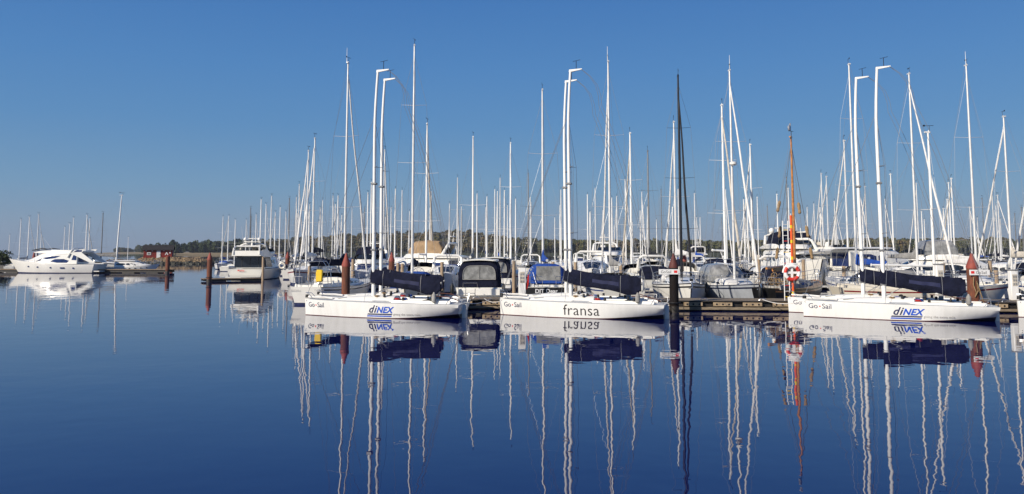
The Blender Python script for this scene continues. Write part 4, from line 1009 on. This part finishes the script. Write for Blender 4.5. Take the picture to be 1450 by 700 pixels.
# old wooden ketch with orange mast
y8, H8 = hero(1120, 195, 51.6, 52, 'old black wooden sailing boat with varnished orange mast and flag', L=9.6, B=3.1, hull='blackhull_shade', lower='blackhull_shade', stripe='varnish', boot='blackhull_shade', mmat='varnish', cover='browncloth', hd=None, genoa=None, nspr=0, group=GA, cabinm='greycloth', dk='teak', cat='wooden boat', mr=.086, wheel=False, name='wooden_sailboat', rake=.9, tw=.45, bz=1.0)
for k, (t, s_) in enumerate(((.25, 1), (.25, -1), (.42, 1), (.42, -1), (.62, 1), (.60, -1))):
    top = Vector((.67, 0, 10.0)); ch = H8.at(.5, s_, .1) if k < 4 else H8.at(-1.2, s_, .1)
    mb = MB(); mb.path([ch, top], .014, n=4); st_ = mb.build('shroud', 'wire', y8)
    c = ch.lerp(top, t*.9); d = (top-ch).normalized(); mb = MB(); mb.path([c-d*.38, c-d*.3, c-d*.1, c+d*.12, c+d*.3, c+d*.38], [.03, .10, .08, .11, .09, .03], n=9); mb.build('baggywrinkle', 'rope', st_)
mb = MB(); tp = Vector((.67, 0, wz(195, 51.6))); mb.tube(tp, tp+Vector((0,0,.95)), .015, n=4); mb.build('flag_staff', 'wire', y8)
mb = MB(); rows = [[(tp.x-.02-.5*i/5-.0, .06*sin(i*1.3), tp.z+z-.25*(i/5)*(1 if z > .5 else -.6)) for i in range(6)] for z in (.40, .65, .93)]; mb.loft(rows, 0, caps=False, closed=False); mb.build('flag', 'whitecloth', y8)
mb = MB(); mb.path([(-4.2, 0, 2.2), (.5, 0, 2.35)], .07, n=8); mb.build('gaff', 'varnish', y8)
mb = MB()
for k in range(26): mb.torus((-2.6+R.uniform(-1.3, 1.3), R.uniform(-.8, .8), 1.25+R.uniform(0, .5)), R.uniform(.12, .25), .025, axis=R.choice('xyz'), nu=10, nv=4)
o = mb.build('rope_heap', 'rope', y8); o['kind'] = 'stuff'
y9, _ = hero(1202, 92, 57.5, 91, 'tall masted yacht with blue canvas just left of the rafted racing masts', L=11.8, B=3.6, stripe='bluestripe', cover='bluecloth', hd='navycloth', group=GA, genoa=None, nspr=3, mr=.086)
y10, _ = hero(1314, 188, 48.6, 0, 'cream yacht with dark red stripe lying along the right end of the pontoon', L=10.4, B=3.1, hull='cream', stripe='redstripe', cover=None, hd='greycloth', tent=0, group=GA, genoa=None, nspr=1, mmat='whitemast', mx=.7, cabinm='cream', cab_h=.38, bl=3.6)
y11, _ = hero(1287, 105, 57.4, -90, 'white yacht with loose grey sail bundled on its boom', L=11.6, B=3.6, cover='greycloth', hd='greycloth', group=GA, genoa='whitecloth', nspr=2, mr=.086, bz=1.7)
y12, _ = hero(1368, 93, 57, -92, 'tall masted white yacht directly behind the rusty pile with a sign', L=11.6, B=3.6, cover='whitecloth', hd='navycloth', whip=True, group=GA, genoa=None, nspr=2, mr=.086)
y13, _ = hero(1421, 166, 58.5, 91, 'white yacht with cream sail bundle near the right edge', L=10.6, B=3.4, cover='creamcloth', hd='navycloth', group=GA, genoa='whitecloth', nspr=2, bz=1.8)
y14, _ = hero(1478, 100, 56, 91, 'yacht whose furled foresail crosses the right edge of the view', L=11, B=3.5, cover='creamcloth', hd='greycloth', group=GA, genoa='whitecloth', nspr=2)
# ---- motor boats
m1, HM = cruiser('large white motor yacht with blue windows, bow to the left, far left', L=13.9, B=4.3, glass='blueglass', fly=False, arch=False, hz=.98, tall=1.15, ports=False, aft=.30, polys=[[(2.4, .34), (1.2, .60), (0, .74), (-1.7, .78), (-.9, .56), (1, .42)], [(-.1, .26), (-.9, .46), (-2.2, .48), (-3.0, .32), (-2.7, .12), (-1.2, .12)], [(-3.35, .40), (-3.6, .88), (-4.1, .9), (-4.1, .36)]])
m1.location = (wx(68, 119.5), 121.2, 0); m1.rotation_euler = (0, 0, radians(178))
# sweeping flybridge wing and spoiler
zt_ = 2.9
st2 = [(-5.2, 1.2, 1.3, 3.05, 3.3), (-3.4, 1.5, 1.5, 2.75, 3.35), (-.5, 1.5, 1.35, 2.8, 3.4), (1.8, 1.1, .9, 2.95, 3.35), (2.9, .7, .5, 3.0, 3.12)]
add_house(m1, 'flybridge', 'gel', st2, r=.12, camber=.04)
for s_ in (1, -1):
    mb = MB(); mb.prism([(-7.0, 1.5), (-6.2, 1.55), (-3.2, 2.9), (-4.6, 3.45), (-5.4, 3.5), (-4.9, 3.0)], 'y', s_*1.62-.05, s_*1.62+.05); mb.build('side_wing', 'gel', m1)
    mb = MB(); mb.prism([(-4.9, 3.12), (-3.6, 3.08), (-4.2, 3.36), (-4.95, 3.38)], 'y', s_*1.68-.012, s_*1.68+.012); mb.build('wing_window', 'blueglass', m1)
    for x in (1.6, 3.3, -.6, -4.2): 
        mb = MB(); t = (x+7.3)/14.6; p = HM.pt(t, .42, s_); mb.add([(p.x+(.16 if x > -1 else .16)*cos(a), p.y+s_*.025, p.z+.12*sin(a)) for a in [2*pi*k/10 for k in range(10)]], [tuple(range(10))]); mb.build('porthole', 'blueglass', m1)
    mb = MB(); t = (-2.5+7.3)/14.6; p = HM.pt(t, .42, s_); mb.add([(p.x+a, p.y+s_*.03, p.z+b) for a, b in ((-.35, -.1), (.35, -.1), (.38, .1), (-.32, .1))], [(0,1,2,3)]); mb.build('hull_window', 'blueglass', m1)
mb = MB(); mb.path([(3.0, .9, 3.35), (1.2, 1.3, 3.62), (.2, 1.35, 3.5)], [.05, .09, .05], n=6); mb.path([(3.0, .9, 3.35), (3.3, 0, 3.35), (3.0, -.9, 3.35)], .06, n=6); mb.path([(3.0, -.9, 3.35), (1.2, -1.3, 3.62), (.2, -1.35, 3.5)], [.05, .09, .05], n=6); mb.build('wind_deflector', 'black', m1)
mb = MB(); mb.tube((0, .8, 3.4), (1.4, .9, 5.2), .02, .012, n=4); mb.build('antenna', 'whitemast', m1)
# flybridge yacht seen from the stern
m2, H2 = cruiser('white flybridge yacht with grey shaded side, stern towards the water, beside the lone pile', L=12.6, B=4.4, glass='glass', fly=True, domes=0, hz=1.02, tall=1.0, flyc=None, ports=True, aft=.34)
put(m2, wx(346.5, 90.8), 97.2, 89)
zf = H2.sheer(.45)-.05
mb = MB(); xg = -.34*12.6-.10; mb.loft([[(xg+dx, y*(1.0 if z < 1 else .9), zf+z) for y, z in ((-1.82, .12), (1.82, .12), (1.75, .9), (1.6, 1.34), (-1.6, 1.34), (-1.75, .9))] for dx in (0, .06)]); mb.build('saloon_glass', 'glass', m2)
for y in (-.95, 0, .95): mb = MB(); mb.box((xg-.02, y, zf+.72), (.03, .05, 1.15)); mb.build('window_post', 'black', m2)
mb = MB(); mb.loft([[(x, y, z) for y, z in ((-1.7*k_, zf+1.42), (1.7*k_, zf+1.42), (1.62*k_, zf+2.0), (-1.62*k_, zf+2.0))] for x, k_ in ((-5.75, .96), (-5.6, 1.02), (-5.35, 1.02))]); mb.build('bridge_coaming', 'gel', m2)
for s_ in (1, -1):
    mb = MB(); mb.prism([(-4.25, zf+.15), (-1.6, zf+.15), (-2.6, zf+1.25), (-4.25, zf+1.3)], 'y', s_*1.66-.01, s_*1.66+.01); mb.build('side_window', 'glass', m2)
    mb = MB(); mb.box((-5.9, s_*1.0, .95), (.06, .10, .34), ch=.02); mb.build('fender_holder', 'greygel', m2)
    mb = MB(); mb.prism([(-5.4, zf+1.45), (-3.2, zf+.98), (-1.2, zf+1.4), (-3.6, zf+2.2), (-5.3, zf+2.05)], 'y', s_*1.60-.03, s_*1.60+.03); mb.build('side_wing', 'gel', m2)
mb = MB(); rr_ = [(-5.8, 1.5, zf+1.6), (-5.75, 1.45, zf+2.25), (-5.2, 1.3, zf+2.5), (-5.2, -1.3, zf+2.5), (-5.75, -1.45, zf+2.25), (-5.8, -1.5, zf+1.6)]; mb.path(rr_, .09, n=8); mb.build('bridge_arch', 'gel', m2)
mb = MB(); mb.loft([[(x, y, zf+2.42+.08*(1-(y/1.6)**2)) for y in (-1.6, -.8, 0, .8, 1.6)] for x in (-4.9, -2.5, -.6, 1.2)], caps=False, closed=False); mb.build('bimini', 'navycloth', m2)
mb = MB(); mb.tube((-3.9, 0, zf+2.4), (-3.9, 0, zf+3.2), .18, .10, n=10); mb.box((-3.9, 0, zf+3.0), (.35, 1.9, .10), ch=.03); mb.ball((-3.9, .8, zf+3.3), .22, 10, 8); mb.ball((-3.9, -.8, zf+3.3), .22, 10, 8); mb.tube((-3.9,.8,zf+3.0), (-3.9,.8,zf+3.2), .08, n=6); mb.tube((-3.9,-.8,zf+3.0), (-3.9,-.8,zf+3.2), .08, n=6); mb.build('radar_mast', 'gel', m2)
v, f = text_mesh('Monica', .26, bold=.004); mb = MB(); mb.add([(-6.335, .75-a, .98+b) for a, b, _ in v], f); mb.build('name_lettering', 'inkred', m2)
# canopy boat between the first two racing boats
def canopy_boat(label, X, D, deg, cv='navycloth', name='cabin_cruiser', L=8.6, B=2.95):
    root = thing(name, label, 'motor boat'); H = Hull(L, B, 1.05, 1.05, 1.35, tw=.94, rake=1.3, srake=-.12, flare=.86, tmax=.4)
    H.build(root, ['gel', 'gel', 'gel', 'blueboot'], [(0,0), (.12, 2), (.2, 0), (.5, 1), (.93, 3)], n=14)
    hb = B/2*.94; rings = []
    for x, wq, h_ in ((-L/2+.22, .90, 1.50), (-L/2+.55, .93, 1.68), (-.9, .93, 1.74), (.5, .88, 1.62), (1.3, .75, .9), (1.9, .62, .25)):
        rings.append([(x, hb*wq*(1-.12*abs(sin(a))**2)*(abs(cos(a))**.28)*(1 if cos(a) > 0 else -1), 1.0+h_*(abs(sin(a))**.45)) for a in [pi*k/16 for k in range(17)]])
    mb = MB(); mb.loft(rings[:4], 0, caps=False, closed=False); mb.add([(p[0]-.0, p[1], p[2]) for p in rings[0]], [tuple(range(17))]); cn = mb.build('canopy', cv, root)
    mb = MB(); mb.loft(rings[3:], 0, caps=False, closed=False); mb.build('windscreen', 'glass', root)
    mb = MB(); mb.loft([[(x, y, 2.66+.08*(1-(y/1.1)**2)) for y in (-1.1, -1.0, -.5, 0, .5, 1.0, 1.1)]+[(x, y, 2.58+.08*(1-(y/1.1)**2)) for y in (1.1, 1.0, .5, 0, -.5, -1.0, -1.1)] for x in (-L/2+.15, -1, .6)]); mb.build('roof_panel', 'gel', root)
    # arched clear window in the back, three panes
    x = -L/2+.205
    pts = [(-.98, 1.52), (.98, 1.52)]+[(.98*abs(cos(a))**.4*(1 if cos(a) > 0 else -1), 1.52+.82*abs(sin(a))**.6) for a in [pi*k/14 for k in range(1, 14)]]
    mb = MB(); mb.add([(x-.012, a, b) for a, b in pts], [tuple(range(len(pts)))]); w_ = mb.build('rear_window', 'vinyl', cn)
    mb = MB(); mb.path([(x-.03, a, b) for a, b in pts[1:]]+[(x-.03, -.98, 1.52)], .02, n=5); mb.path([(x-.03, -.98, 1.52), (x-.03, .98, 1.52)], .02, n=5); mb.tube((x-.03, 0, 1.52), (x-.03, 0, 2.33), .016, n=5); mb.build('window_rim', 'greycloth', w_)
    for s_ in (1, -1):
        mb = MB(); mb.add([(x+.6, s_*(hb*.935), 1.5), (x+2.2, s_*(hb*.94), 1.5), (x+2.1, s_*(hb*.90), 2.2), (x+.75, s_*(hb*.895), 2.2)], [(0,1,2,3)]); mb.build('side_window', 'vinyl', cn)
    # transom furniture
    mb = MB(); mb.box((-L/2-.02, 0, .78), (.12, B*.86, .42), ch=.04); mb.build('transom_bench', 'gel', root)
    mb = MB(); mb.box((-L/2-.42, 0, .34), (.72, B*.92, .14), ch=.04); mb.build('swim_platform', 'gel', root)
    mb = MB(); mb.path([(-L/2-.1, .95, 1.05), (-L/2-.12, .95, 1.32), (-L/2-.12, .1, 1.32), (-L/2-.1, .1, 1.05)], .02, n=5)
    mb.build('grab_rail', 'steel', root)
    mb = MB()
    for y in (.2, .75): mb.path([(-L/2-.78, y, .45), (-L/2-.80, y, .85), (-L/2-.5, y, 1.0)], .02, n=5)
    for z in (.55, .75): mb.tube((-L/2-.79, .2, z), (-L/2-.79, .75, z), .02, n=5)
    mb.build('bathing_ladder', 'steel', root)
    rails(root, H, .5, L*.36, n=5, h=.5, stern=False)
    return put(root, X, D, deg), H
canopy_boat('white motor boat with navy canopy and arched clear rear window', wx(677, 48.6)+.05, 53.0, 90)
canopy_boat('white cabin boat with navy canopy beyond the nearer canopy boat', wx(703, 66), 69.5, 88)
GM = 'motor yachts in the inner marina'
def mplace(px, D, deg, *a, **k):
    r_, H = cruiser(*a, group=GM, **k); put(r_, wx(px, D), D, deg); TAKEN.append((wx(px, D), D)); return r_
m4 = mplace(838, 66, -95, 'white sports cruiser with raked screen, bow towards the fransa boat', L=10.5, B=3.5, fly=False, hz=1.2)
mplace(864, 88, -88, 'white flybridge cruiser behind the sports cruiser', L=12, B=4, domes=0, flyc=None, glass='glass', hz=1.1, tall=1.1)
mplace(1127, 74, -92, 'large flybridge yacht with two satellite domes and blue bridge cover', L=14.5, B=4.8, domes=2, flyc='navycloth', glass='glass', hz=1.15, tall=1.1)
mplace(1185, 74, 20, 'long white motor yacht right of the domed flybridge yacht', L=13, B=4, fly=True, domes=0, glass='glass', hz=1.15)
mplace(1245, 71, 14, 'white motor yacht with large blue windows behind the rafted masts', L=12.5, B=4, fly=False, hard=True, glass='blueglass', hz=1.3, tall=1.3)
mplace(1308, 66, 172, 'white wheelhouse cruiser with high glazed top, bow to the left', L=9.6, B=3.7, fly=True, domes=0, arch=False, flyc='vinyl', glass='glass', hz=1.35, tall=1.15)
mplace(1365, 72, 10, 'white motor yacht with long navy side windows right of the wheelhouse cruiser', L=11.5, B=3.8, fly=False, hard=True, glass='glass', hz=1.1)
mplace(590, 76, 165, 'white motor yacht with brown tarpaulin over its bridge', L=12, B=3.9, fly=True, domes=0, arch=True, flyc='browncloth', glass='blueglass', hz=1.05)
mplace(632, 66, -88, 'white motor boat with blue cockpit cover left of the canopy boat', L=9, B=3.2, fly=False, cover='bluecloth', hz=1.15)
mplace(918, 68, 90, 'motor boat with navy tent and clear panels left of the dark pile', L=8.6, B=3.1, fly=False, hard=False, cover='navycloth', hz=1.2)
mplace(1083, 66, 92, 'white boat with navy tent and a yellow ring buoy', L=9, B=3.2, fly=False, cover='navycloth', hz=1.1)
mplace(550, 84, 172, 'low white motor yacht with blue windows beyond the small red capped pile', L=11.5, B=3.7, fly=False, glass='blueglass', hz=1.1)
# small yacht with lifebuoy on its stern, right of the flybridge yacht
y15, H15 = hero(433, 255, 97, 88, 'small white yacht with ring buoy and black hood, stern to the open water', L=9, B=3.1, cover='blackcloth', hd='blackcloth', lod=0, nspr=1, genoa=None, arch=False)
mb = MB(); mb.box((-4.52, -.1, .72), (.04, .75, .32)); mb.build('stern_window', 'glass', y15)
mb = MB(); mb.torus((-4.55, .95, 1.6), .30, .09, axis='x', nu=20, nv=8); tb = mb.build('ring_buoy', 'cream', y15)
# left-hand small cruiser and others on the left pontoon
lc, _ = cruiser('small white cabin cruiser at the left pontoon, under the leaning mast', L=8, B=2.9, fly=False, hard=True, hz=1.05); put(lc, wx(186, 125), 125.5, 4)
# service pedestals on the pontoon
def pedestal(px, D, label, hose=False, h=1.75):
    t = thing('service_pedestal', label, 'service post', (wx(px, D), D, .55), group='service posts on the pontoon')
    mb = MB(); mb.box((0, 0, h/2), (.42, .30, h), ch=.03); mb.build('housing', 'white', t)
    mb = MB(); mb.box((0, 0, h+.03), (.48, .36, .07), ch=.02); mb.build('lid', 'grey', t)
    mb = MB(); mb.box((0, -.156, h*.68), (.26, .02, .62)); p_ = mb.build('socket_panel', 'creamcloth', t)
    for i in range(2):
        for j in range(3): mb = MB(); mb.box((-.06+.12*i, -.172, h*.55+.2*j), (.08, .02, .10)); mb.build('socket', 'grey', p_)
    if hose:
        mb = MB(); pts = [(.27+.10*cos(k*.5), .02*sin(k*1.3)-.05, 1.35-.9*abs(sin(k*.26))) for k in range(40)]; mb.path(pts, .022, n=5); mb.build('hose', 'redcloth', t)
    return t
pedestal(739.5, 46.2, 'white service post with sockets and a coiled red hose', True)
pedestal(1332, 45.2, 'grey topped service post behind the rightmost navy sail cover', False, 1.9)
pedestal(1437, 44.6, 'white service post at the right end of the pontoon', False, 1.6)
# rescue ladder, striped pole, lifebuoy
DX = yA(wx(1122, 44.5))+.55; XX = wx(1124, DX)
t = thing('rescue_pole', 'orange red rescue pole with yellow bands on the pontoon', 'rescue pole', (XX, DX, .55))
mb = MB(); mb.tube((0,0,0), (0,0,4.6), .065, n=12); mb.build('pole', 'orange', t)
for z in (.35, 1.25, 2.2, 3.1, 3.9): mb = MB(); mb.tube((0,0,z), (0,0,z+.16), .068, n=12); mb.build('yellow_band', 'yellow', t)
t = thing('rescue_ladder', 'upright rescue ladder with red and yellow rungs beside the orange pole', 'ladder', (XX-.33, DX-.02, .55))
for s_ in (-.14, .14): mb = MB(); mb.tube((s_,0,0), (s_,0,4.3), .026, n=8); mb.build('rail', 'whitemast', t)
for k in range(14): mb = MB(); mb.tube((-.14,0,.2+.3*k), (.14,0,.2+.3*k), .022, n=6); mb.build('rung', ['yellow', 'alu', 'red', 'alu'][k % 4], t)
t = thing('lifebuoy', 'red and white lifebuoy under a white hood on the ladder', 'lifebuoy', (XX-.08, DX-.16, 2.05))
t.scale = (1.18,)*3
mb = MB(); mb.torus((0,0,0), .31, .085, axis='y', nu=32, nv=10, mf=lambda u: 0 if (.60 < u < .90 or .03 < u < .15 or .35 < u < .47) else 1); mb.build('ring', ['red', 'white'], t)
mb = MB(); mb.torus((0,.02,0), .40, .05, axis='y', nu=24, nv=8, arc=pi); mb.box((0, .02, .40), (.5, .14, .07), ch=.02); mb.build('hood', 'white', t)
mb = MB(); mb.box((0,.03,0), (.62,.05,.10)); mb.box((0,.03,-.0), (.10,.045,.62)); mb.build('bracket', 'white', t)
# posts
for i, (px, D, h) in enumerate([(372, 88, 2.6), (437, 62, 2.1), (499, 62, 2.6), (563, 62, 2.3), (626, 61, 2.4), (728, 60, 2.5), (815, 60, 2.4), (829, 68, 2.4), (880, 61, 2.2), (967, 59, 2.4), (1034, 60, 2.3), (1076, 60, 2.6), (1139, 60, 2.6), (1196, 61, 2.1), (1252, 61, 2.2), (1337, 61, 2.3), (1404, 60, 2.5), (1413, 52, 2.0), (569, 67, 2.2), (700, 68, 2.2), (783, 69, 2.3)]):
    lb = {372: 'pale timber post standing against the flybridge yacht stern', 437: 'timber post behind the yellow horseshoe buoy', 499: 'timber post just right of the tall rusty pile', 563: 'timber post right of the small red capped pile', 626: 'timber post left of the canopy boat', 728: 'timber post left of the white service post', 815: 'timber post at the front of the navy sail cover on the fransa boat', 829: 'farther timber post beside the sports cruiser', 880: 'timber post behind the end of the fransa boat cover', 967: 'timber post right of the dark pile', 1034: 'timber post behind the motorsailer tent', 1076: 'timber post next to the motorsailer bow', 1139: 'timber post right of the lifebuoy', 1196: 'timber post left of the rafted racing masts', 1252: 'timber post above the rightmost logo boat cover', 1337: 'timber post right of the grey sail bundle', 1404: 'tall timber post right of the rusty sign pile', 1413: 'timber post beside the white yacht rails at right', 569: 'second timber post right of the small red capped pile', 700: 'timber post right of the canopy boat', 783: 'timber post beyond the blue cockpit tent'}[px]
    timber_post(lb, wx(px, D), D, h, .13, R.uniform(-.015, .015))
# fenders
for px, D, z, m_, lb in ((903, 44.0, 1.35, 'gel', 'white fender hanging right of the fransa boat cover, left one of a pair'), (909.5, 44.0, 1.35, 'gel', 'white fender hanging right of the fransa boat cover, right one of a pair'), (993, 50.6, .9, 'gel2', 'pale fender on the side of the grey motorsailer'), (1001, 50.0, .95, 'black', 'black fender on the side of the grey motorsailer'), (1077, 47.0, .85, 'black', 'black fender beside the motorsailer bow'), (1106, 48.0, .95, 'black', 'black fender on the old wooden boat'), (640, 48.2, .95, 'black', 'black fender left of the canopy boat'), (713, 48.2, .95, 'black', 'black fender right of the canopy boat')):
    fender(lb, wx(px, D), D, z, m_=m_)

# ---------------------------------------------------------------- prototypes for the crowd of masts
def proto_y(**k):
    r_, H = yacht(lod=1, L=9.4, B=3.1, mast_h=11.6, mr=.080, **k); return r_, k
PY = [proto_y(cover='navycloth', hd='navycloth', stripe='bluestripe', genoa='whitecloth'),
      proto_y(cover='bluecloth', hd='bluecloth', stripe='bluestripe', genoa=None),
      proto_y(cover='whitecloth', hd='greycloth', stripe='redstripe', genoa='whitecloth', nspr=1),
      proto_y(cover='greycloth', hd=None, stripe='greygel', genoa=None, nspr=1, mmat='whitemast'),
      proto_y(cover=None, hd='navycloth', stripe='bluestripe', hull='navyhull', genoa='creamcloth', mmat='whitemast'),
      proto_y(cover='blackcloth', hd='blackcloth', stripe='black', genoa=None, mmat='greymast'),
      proto_y(cover='creamcloth', hd='creamcloth', hull='cream', stripe='redstripe', genoa='whitecloth', cabinm='cream', mmat='whitemast'),
      proto_y(cover=None, hd=None, stripe='gel2', hull='gel2', genoa=None, nspr=1, mmat='whitemast')]
DESC = ['navy covers', 'bright blue canvas', 'white sail cover', 'grey sail cover', 'dark blue hull', 'black canvas', 'cream hull', 'bare boom']
PM = []
for k_ in (dict(L=9.5, B=3.3, fly=False, cover='navycloth', hz=1.15), dict(L=11, B=3.7, fly=True, domes=0, flyc='navycloth', glass='blueglass', hz=1.1), dict(L=10, B=3.4, fly=False, hard=True, glass='glass', hz=1.15), dict(L=9, B=3.2, fly=False, glass='blueglass', hz=1.2)):
    r_, H = cruiser('x', lod=1, name='motor_boat', cat='motor boat', **k_); PM.append(r_)
MDESC = ['navy cockpit cover', 'navy flybridge cover', 'hard roof', 'blue side glass']
def tree_kids():
    d = {}
    for o in C.objects:
        d.setdefault(o.name, [])
        if o.parent: d.setdefault(o.parent.name, []).append(o)
    return d
KIDS = tree_kids()
def copy_tree(o, parent=None):
    c = o.copy(); C.objects.link(c)
    if parent: c.parent = parent
    for ch in KIDS[o.name]: copy_tree(ch, c)
    return c
used = set(); BOATS = []
def spawn(px, ty, D, k, deg, motor=False, sc_=None):
    src = (PM if motor else [p[0] for p in PY])[k]
    if (motor, k) in used: o = copy_tree(src)
    else: used.add((motor, k)); o = src
    if motor: X = wx(px, D); s = sc_ or 1; a = radians(deg); o.location = (X, D, 0)
    else:
        h = wz(ty, D); s = h/11.6; X = wx(px, D, h); a = radians(deg); o.location = (X-.66*s*cos(a), D-.66*s*sin(a), 0)
    o.rotation_euler = (0, 0, a); o.scale = (s, s, s*R.uniform(.99, 1.01)); TAKEN.append((X, D))
    BOATS.append((px, D, o, k, motor)); return o
# masts read off the photograph, boats of the middle rows
for px, ty, D, k, deg in [(437, 213, 82, 2, -90), (446, 197, 90, 0, -90), (605, 178, 71, 4, 88), (670, 197, 71, 3, 90), (723, 205, 71, 6, -90), (748, 245, 85, 5, 90), (892, 188, 71, 4, 92), (917, 213, 85, 5, 92),
        (954, 175, 71, 2, 90), (1022, 148, 71, 4, -92), (1062, 206, 71, 6, 90), (1195, 200, 71, 0, 90), (545, 215, 97, 2, 90), (648, 252, 85, 0, 90), (471.7, 279, 97, 0, 90), (457, 285, 97, 7, -90), (498.6, 296, 111, 1, 90), (526, 260, 85, 6, 90), (424, 262, 111, 2, 92), (420, 280, 133, 2, -70)]:
    spawn(px, ty, D, k, deg)
for i, (px, ty) in enumerate([(316, 307), (324, 307), (333.5, 312), (349, 312), (355, 296), (363, 304), (370, 284), (377, 291), (384.8, 278), (390, 301), (397, 294), (405, 301), (410, 281)]):
    spawn(px, ty, [147, 173, 133][i % 3], (i*3+1) % 8, R.choice([90, -90])+R.uniform(-6, 6))
LB = []
for i, (px, ty, D, deg) in enumerate([(14, 333, 150, 90), (30, 312, 134, 100), (42, 308, 146, 90), (55, 304, 132, 90), (58.5, 332, 158, 80), (92, 322, 152, 90), (99, 317, 142, 80), (104.5, 309, 131, 96), (123.5, 306, 133, 90), (127.5, 311, 147, 100), (146, 303, 136, 90), (168, 277, 128, 25), (182, 336, 150, 10)]):
    LB.append(spawn(px, ty, D, [3, 7, 6, 2, 7, 3, 3, 7, 4, 7, 5, 3, 7][i], deg))
LB[11].rotation_euler = (0, radians(2.2), radians(20))
# fill the rows
def free(X, D): return all(abs(X-a) > (2.5 if D < 120 else 2.2) or abs(D-b_) > 9 for a, b_ in TAKEN)
for D, p0, step, mot in ((71, 520, 4.3, .5), (85, 470, 4.3, .35), (97, 445, 4.3, .22), (111, 430, 4.4, .15), (133, 400, 4.5, .1), (147, 330, 4.6, .06), (173, 318, 5.0, .05), (188, 322, 5.2, .0)):
    X = wx(p0, D)
    while X < wx(1480, D):
        x = X+R.uniform(-.35, .35); X += step
        if not free(x, D) or R.random() < (.12 if D < 100 else .26): continue
        px = 725+F*x/D
        if R.random() < mot: spawn(px, 0, D+R.uniform(-.8, .8), R.randrange(4), R.choice([90, -90])+R.uniform(-5, 5), True, R.uniform(.85, 1.08)); continue
        h = R.uniform(9.2, 11.0) if D < 90 else R.uniform(9.8, 13.2)
        if D < 75: h = R.uniform(8.6, 10)
        ty = HOR-(h-CAM_H)*F/D; spawn(px, ty, D+R.uniform(-.9, .9), R.choices(range(8), [5, 2.5, 4, 4, 2, 3.5, 2, 4])[0], R.choice([90, -90])+R.uniform(-6, 6))
for k, p in enumerate(PY):
    if (False, k) not in used: bpy.data.objects.remove(p[0])
# labels: every boat is named by its looks and its place between two landmarks
LMK = [(0, 'the left edge'), (172, 'the leaning mast'), (300, 'the lone rusty pile'), (349, 'the flybridge yacht'), (430, 'the ring buoy yacht'), (489, 'the tall rusty pile'), (540, 'the left racing masts'), (587, 'the very tall mast'), (677, 'the canopy boat'), (768, 'the blue tented yacht'), (812, 'the fransa boat mast'), (861, 'the whip antenna mast'), (960, 'the black mast'), (1033, 'the radar mast'), (1120, 'the orange mast'), (1213, 'the rafted racing masts'), (1287, 'the grey sail bundle'), (1375, 'the rusty sign pile'), (1421, 'the cream sail bundle')]
ORD = ['first', 'second', 'third', 'fourth', 'fifth', 'sixth', 'seventh', 'eighth', 'ninth', 'tenth', 'eleventh', 'twelfth', 'thirteenth', 'fourteenth', 'fifteenth', 'sixteenth', 'seventeenth', 'eighteenth', 'nineteenth', 'twentieth']
seg = {}
for bt in sorted(BOATS, key=lambda t: t[0]):
    i = max(j for j, l in enumerate(LMK) if bt[0] >= l[0] or j == 0); rowk = 'middle' if bt[1] < 90 else ('distant' if bt[1] < 125 else 'farthest')
    key = (i, rowk, bt[3], bt[4]); seg.setdefault(key, []).append(bt)
for (i, rowk, k, motor), lst in seg.items():
    for n_, bt in enumerate(lst):
        w_ = {'middle': 'near', 'distant': 'distant', 'farthest': 'tiny far'}[rowk]
        s = (w_+' motor boat, '+MDESC[k]) if motor else (w_+' sailboat, '+DESC[k])
        s += (', ' if len(lst) == 1 else ', '+ORD[n_]+' one ')+'right of '+LMK[i][1]
        if i == 0: s = s.replace('right of the left edge', 'from the left edge' if len(lst) > 1 else 'by the left motor yacht')
        if len(s.split()) < 5: s += ' in the marina'
        bt[2]['label'] = s.replace('  ', ' '); bt[2]['category'] = 'motor boat' if motor else 'sailing boat'
        bt[2]['group'] = 'moored motor boats in the inner rows' if motor else 'moored sailboats in the inner rows'
print('boats', len(BOATS), 'objects', len(bpy.data.objects))

# ---------------------------------------------------------------- thin autumn haze over the bay
hm = bpy.data.materials.new('haze air'); hm.use_nodes = True; n = hm.node_tree; n.nodes.clear()
ho = n.nodes.new('ShaderNodeOutputMaterial'); pv = n.nodes.new('ShaderNodeVolumePrincipled'); pv.inputs['Color'].default_value = (.80, .87, 1, 1); pv.inputs['Density'].default_value = .00013; pv.inputs['Anisotropy'].default_value = .2
n.links.new(pv.outputs[0], ho.inputs['Volume']); M['haze'] = hm
mb = MB(); mb.box((0, 700, 28), (2400, 1830, 60)); hz = mb.build('haze', 'haze', ang=10); hz['kind'] = 'stuff'; hz['label'] = 'thin pale haze over the bay'
# stouter spars on the outer rows
far_roots = {bt[2].name for bt in BOATS if bt[1] >= 126 and not bt[4]}
for o in list(C.objects):
    if o.parent and o.name.startswith('mast') and not o.name.startswith('masthead') and o.parent.name in far_roots: o.scale = (1.45, 1.45, 1.0); o.location.x -= .66*.45
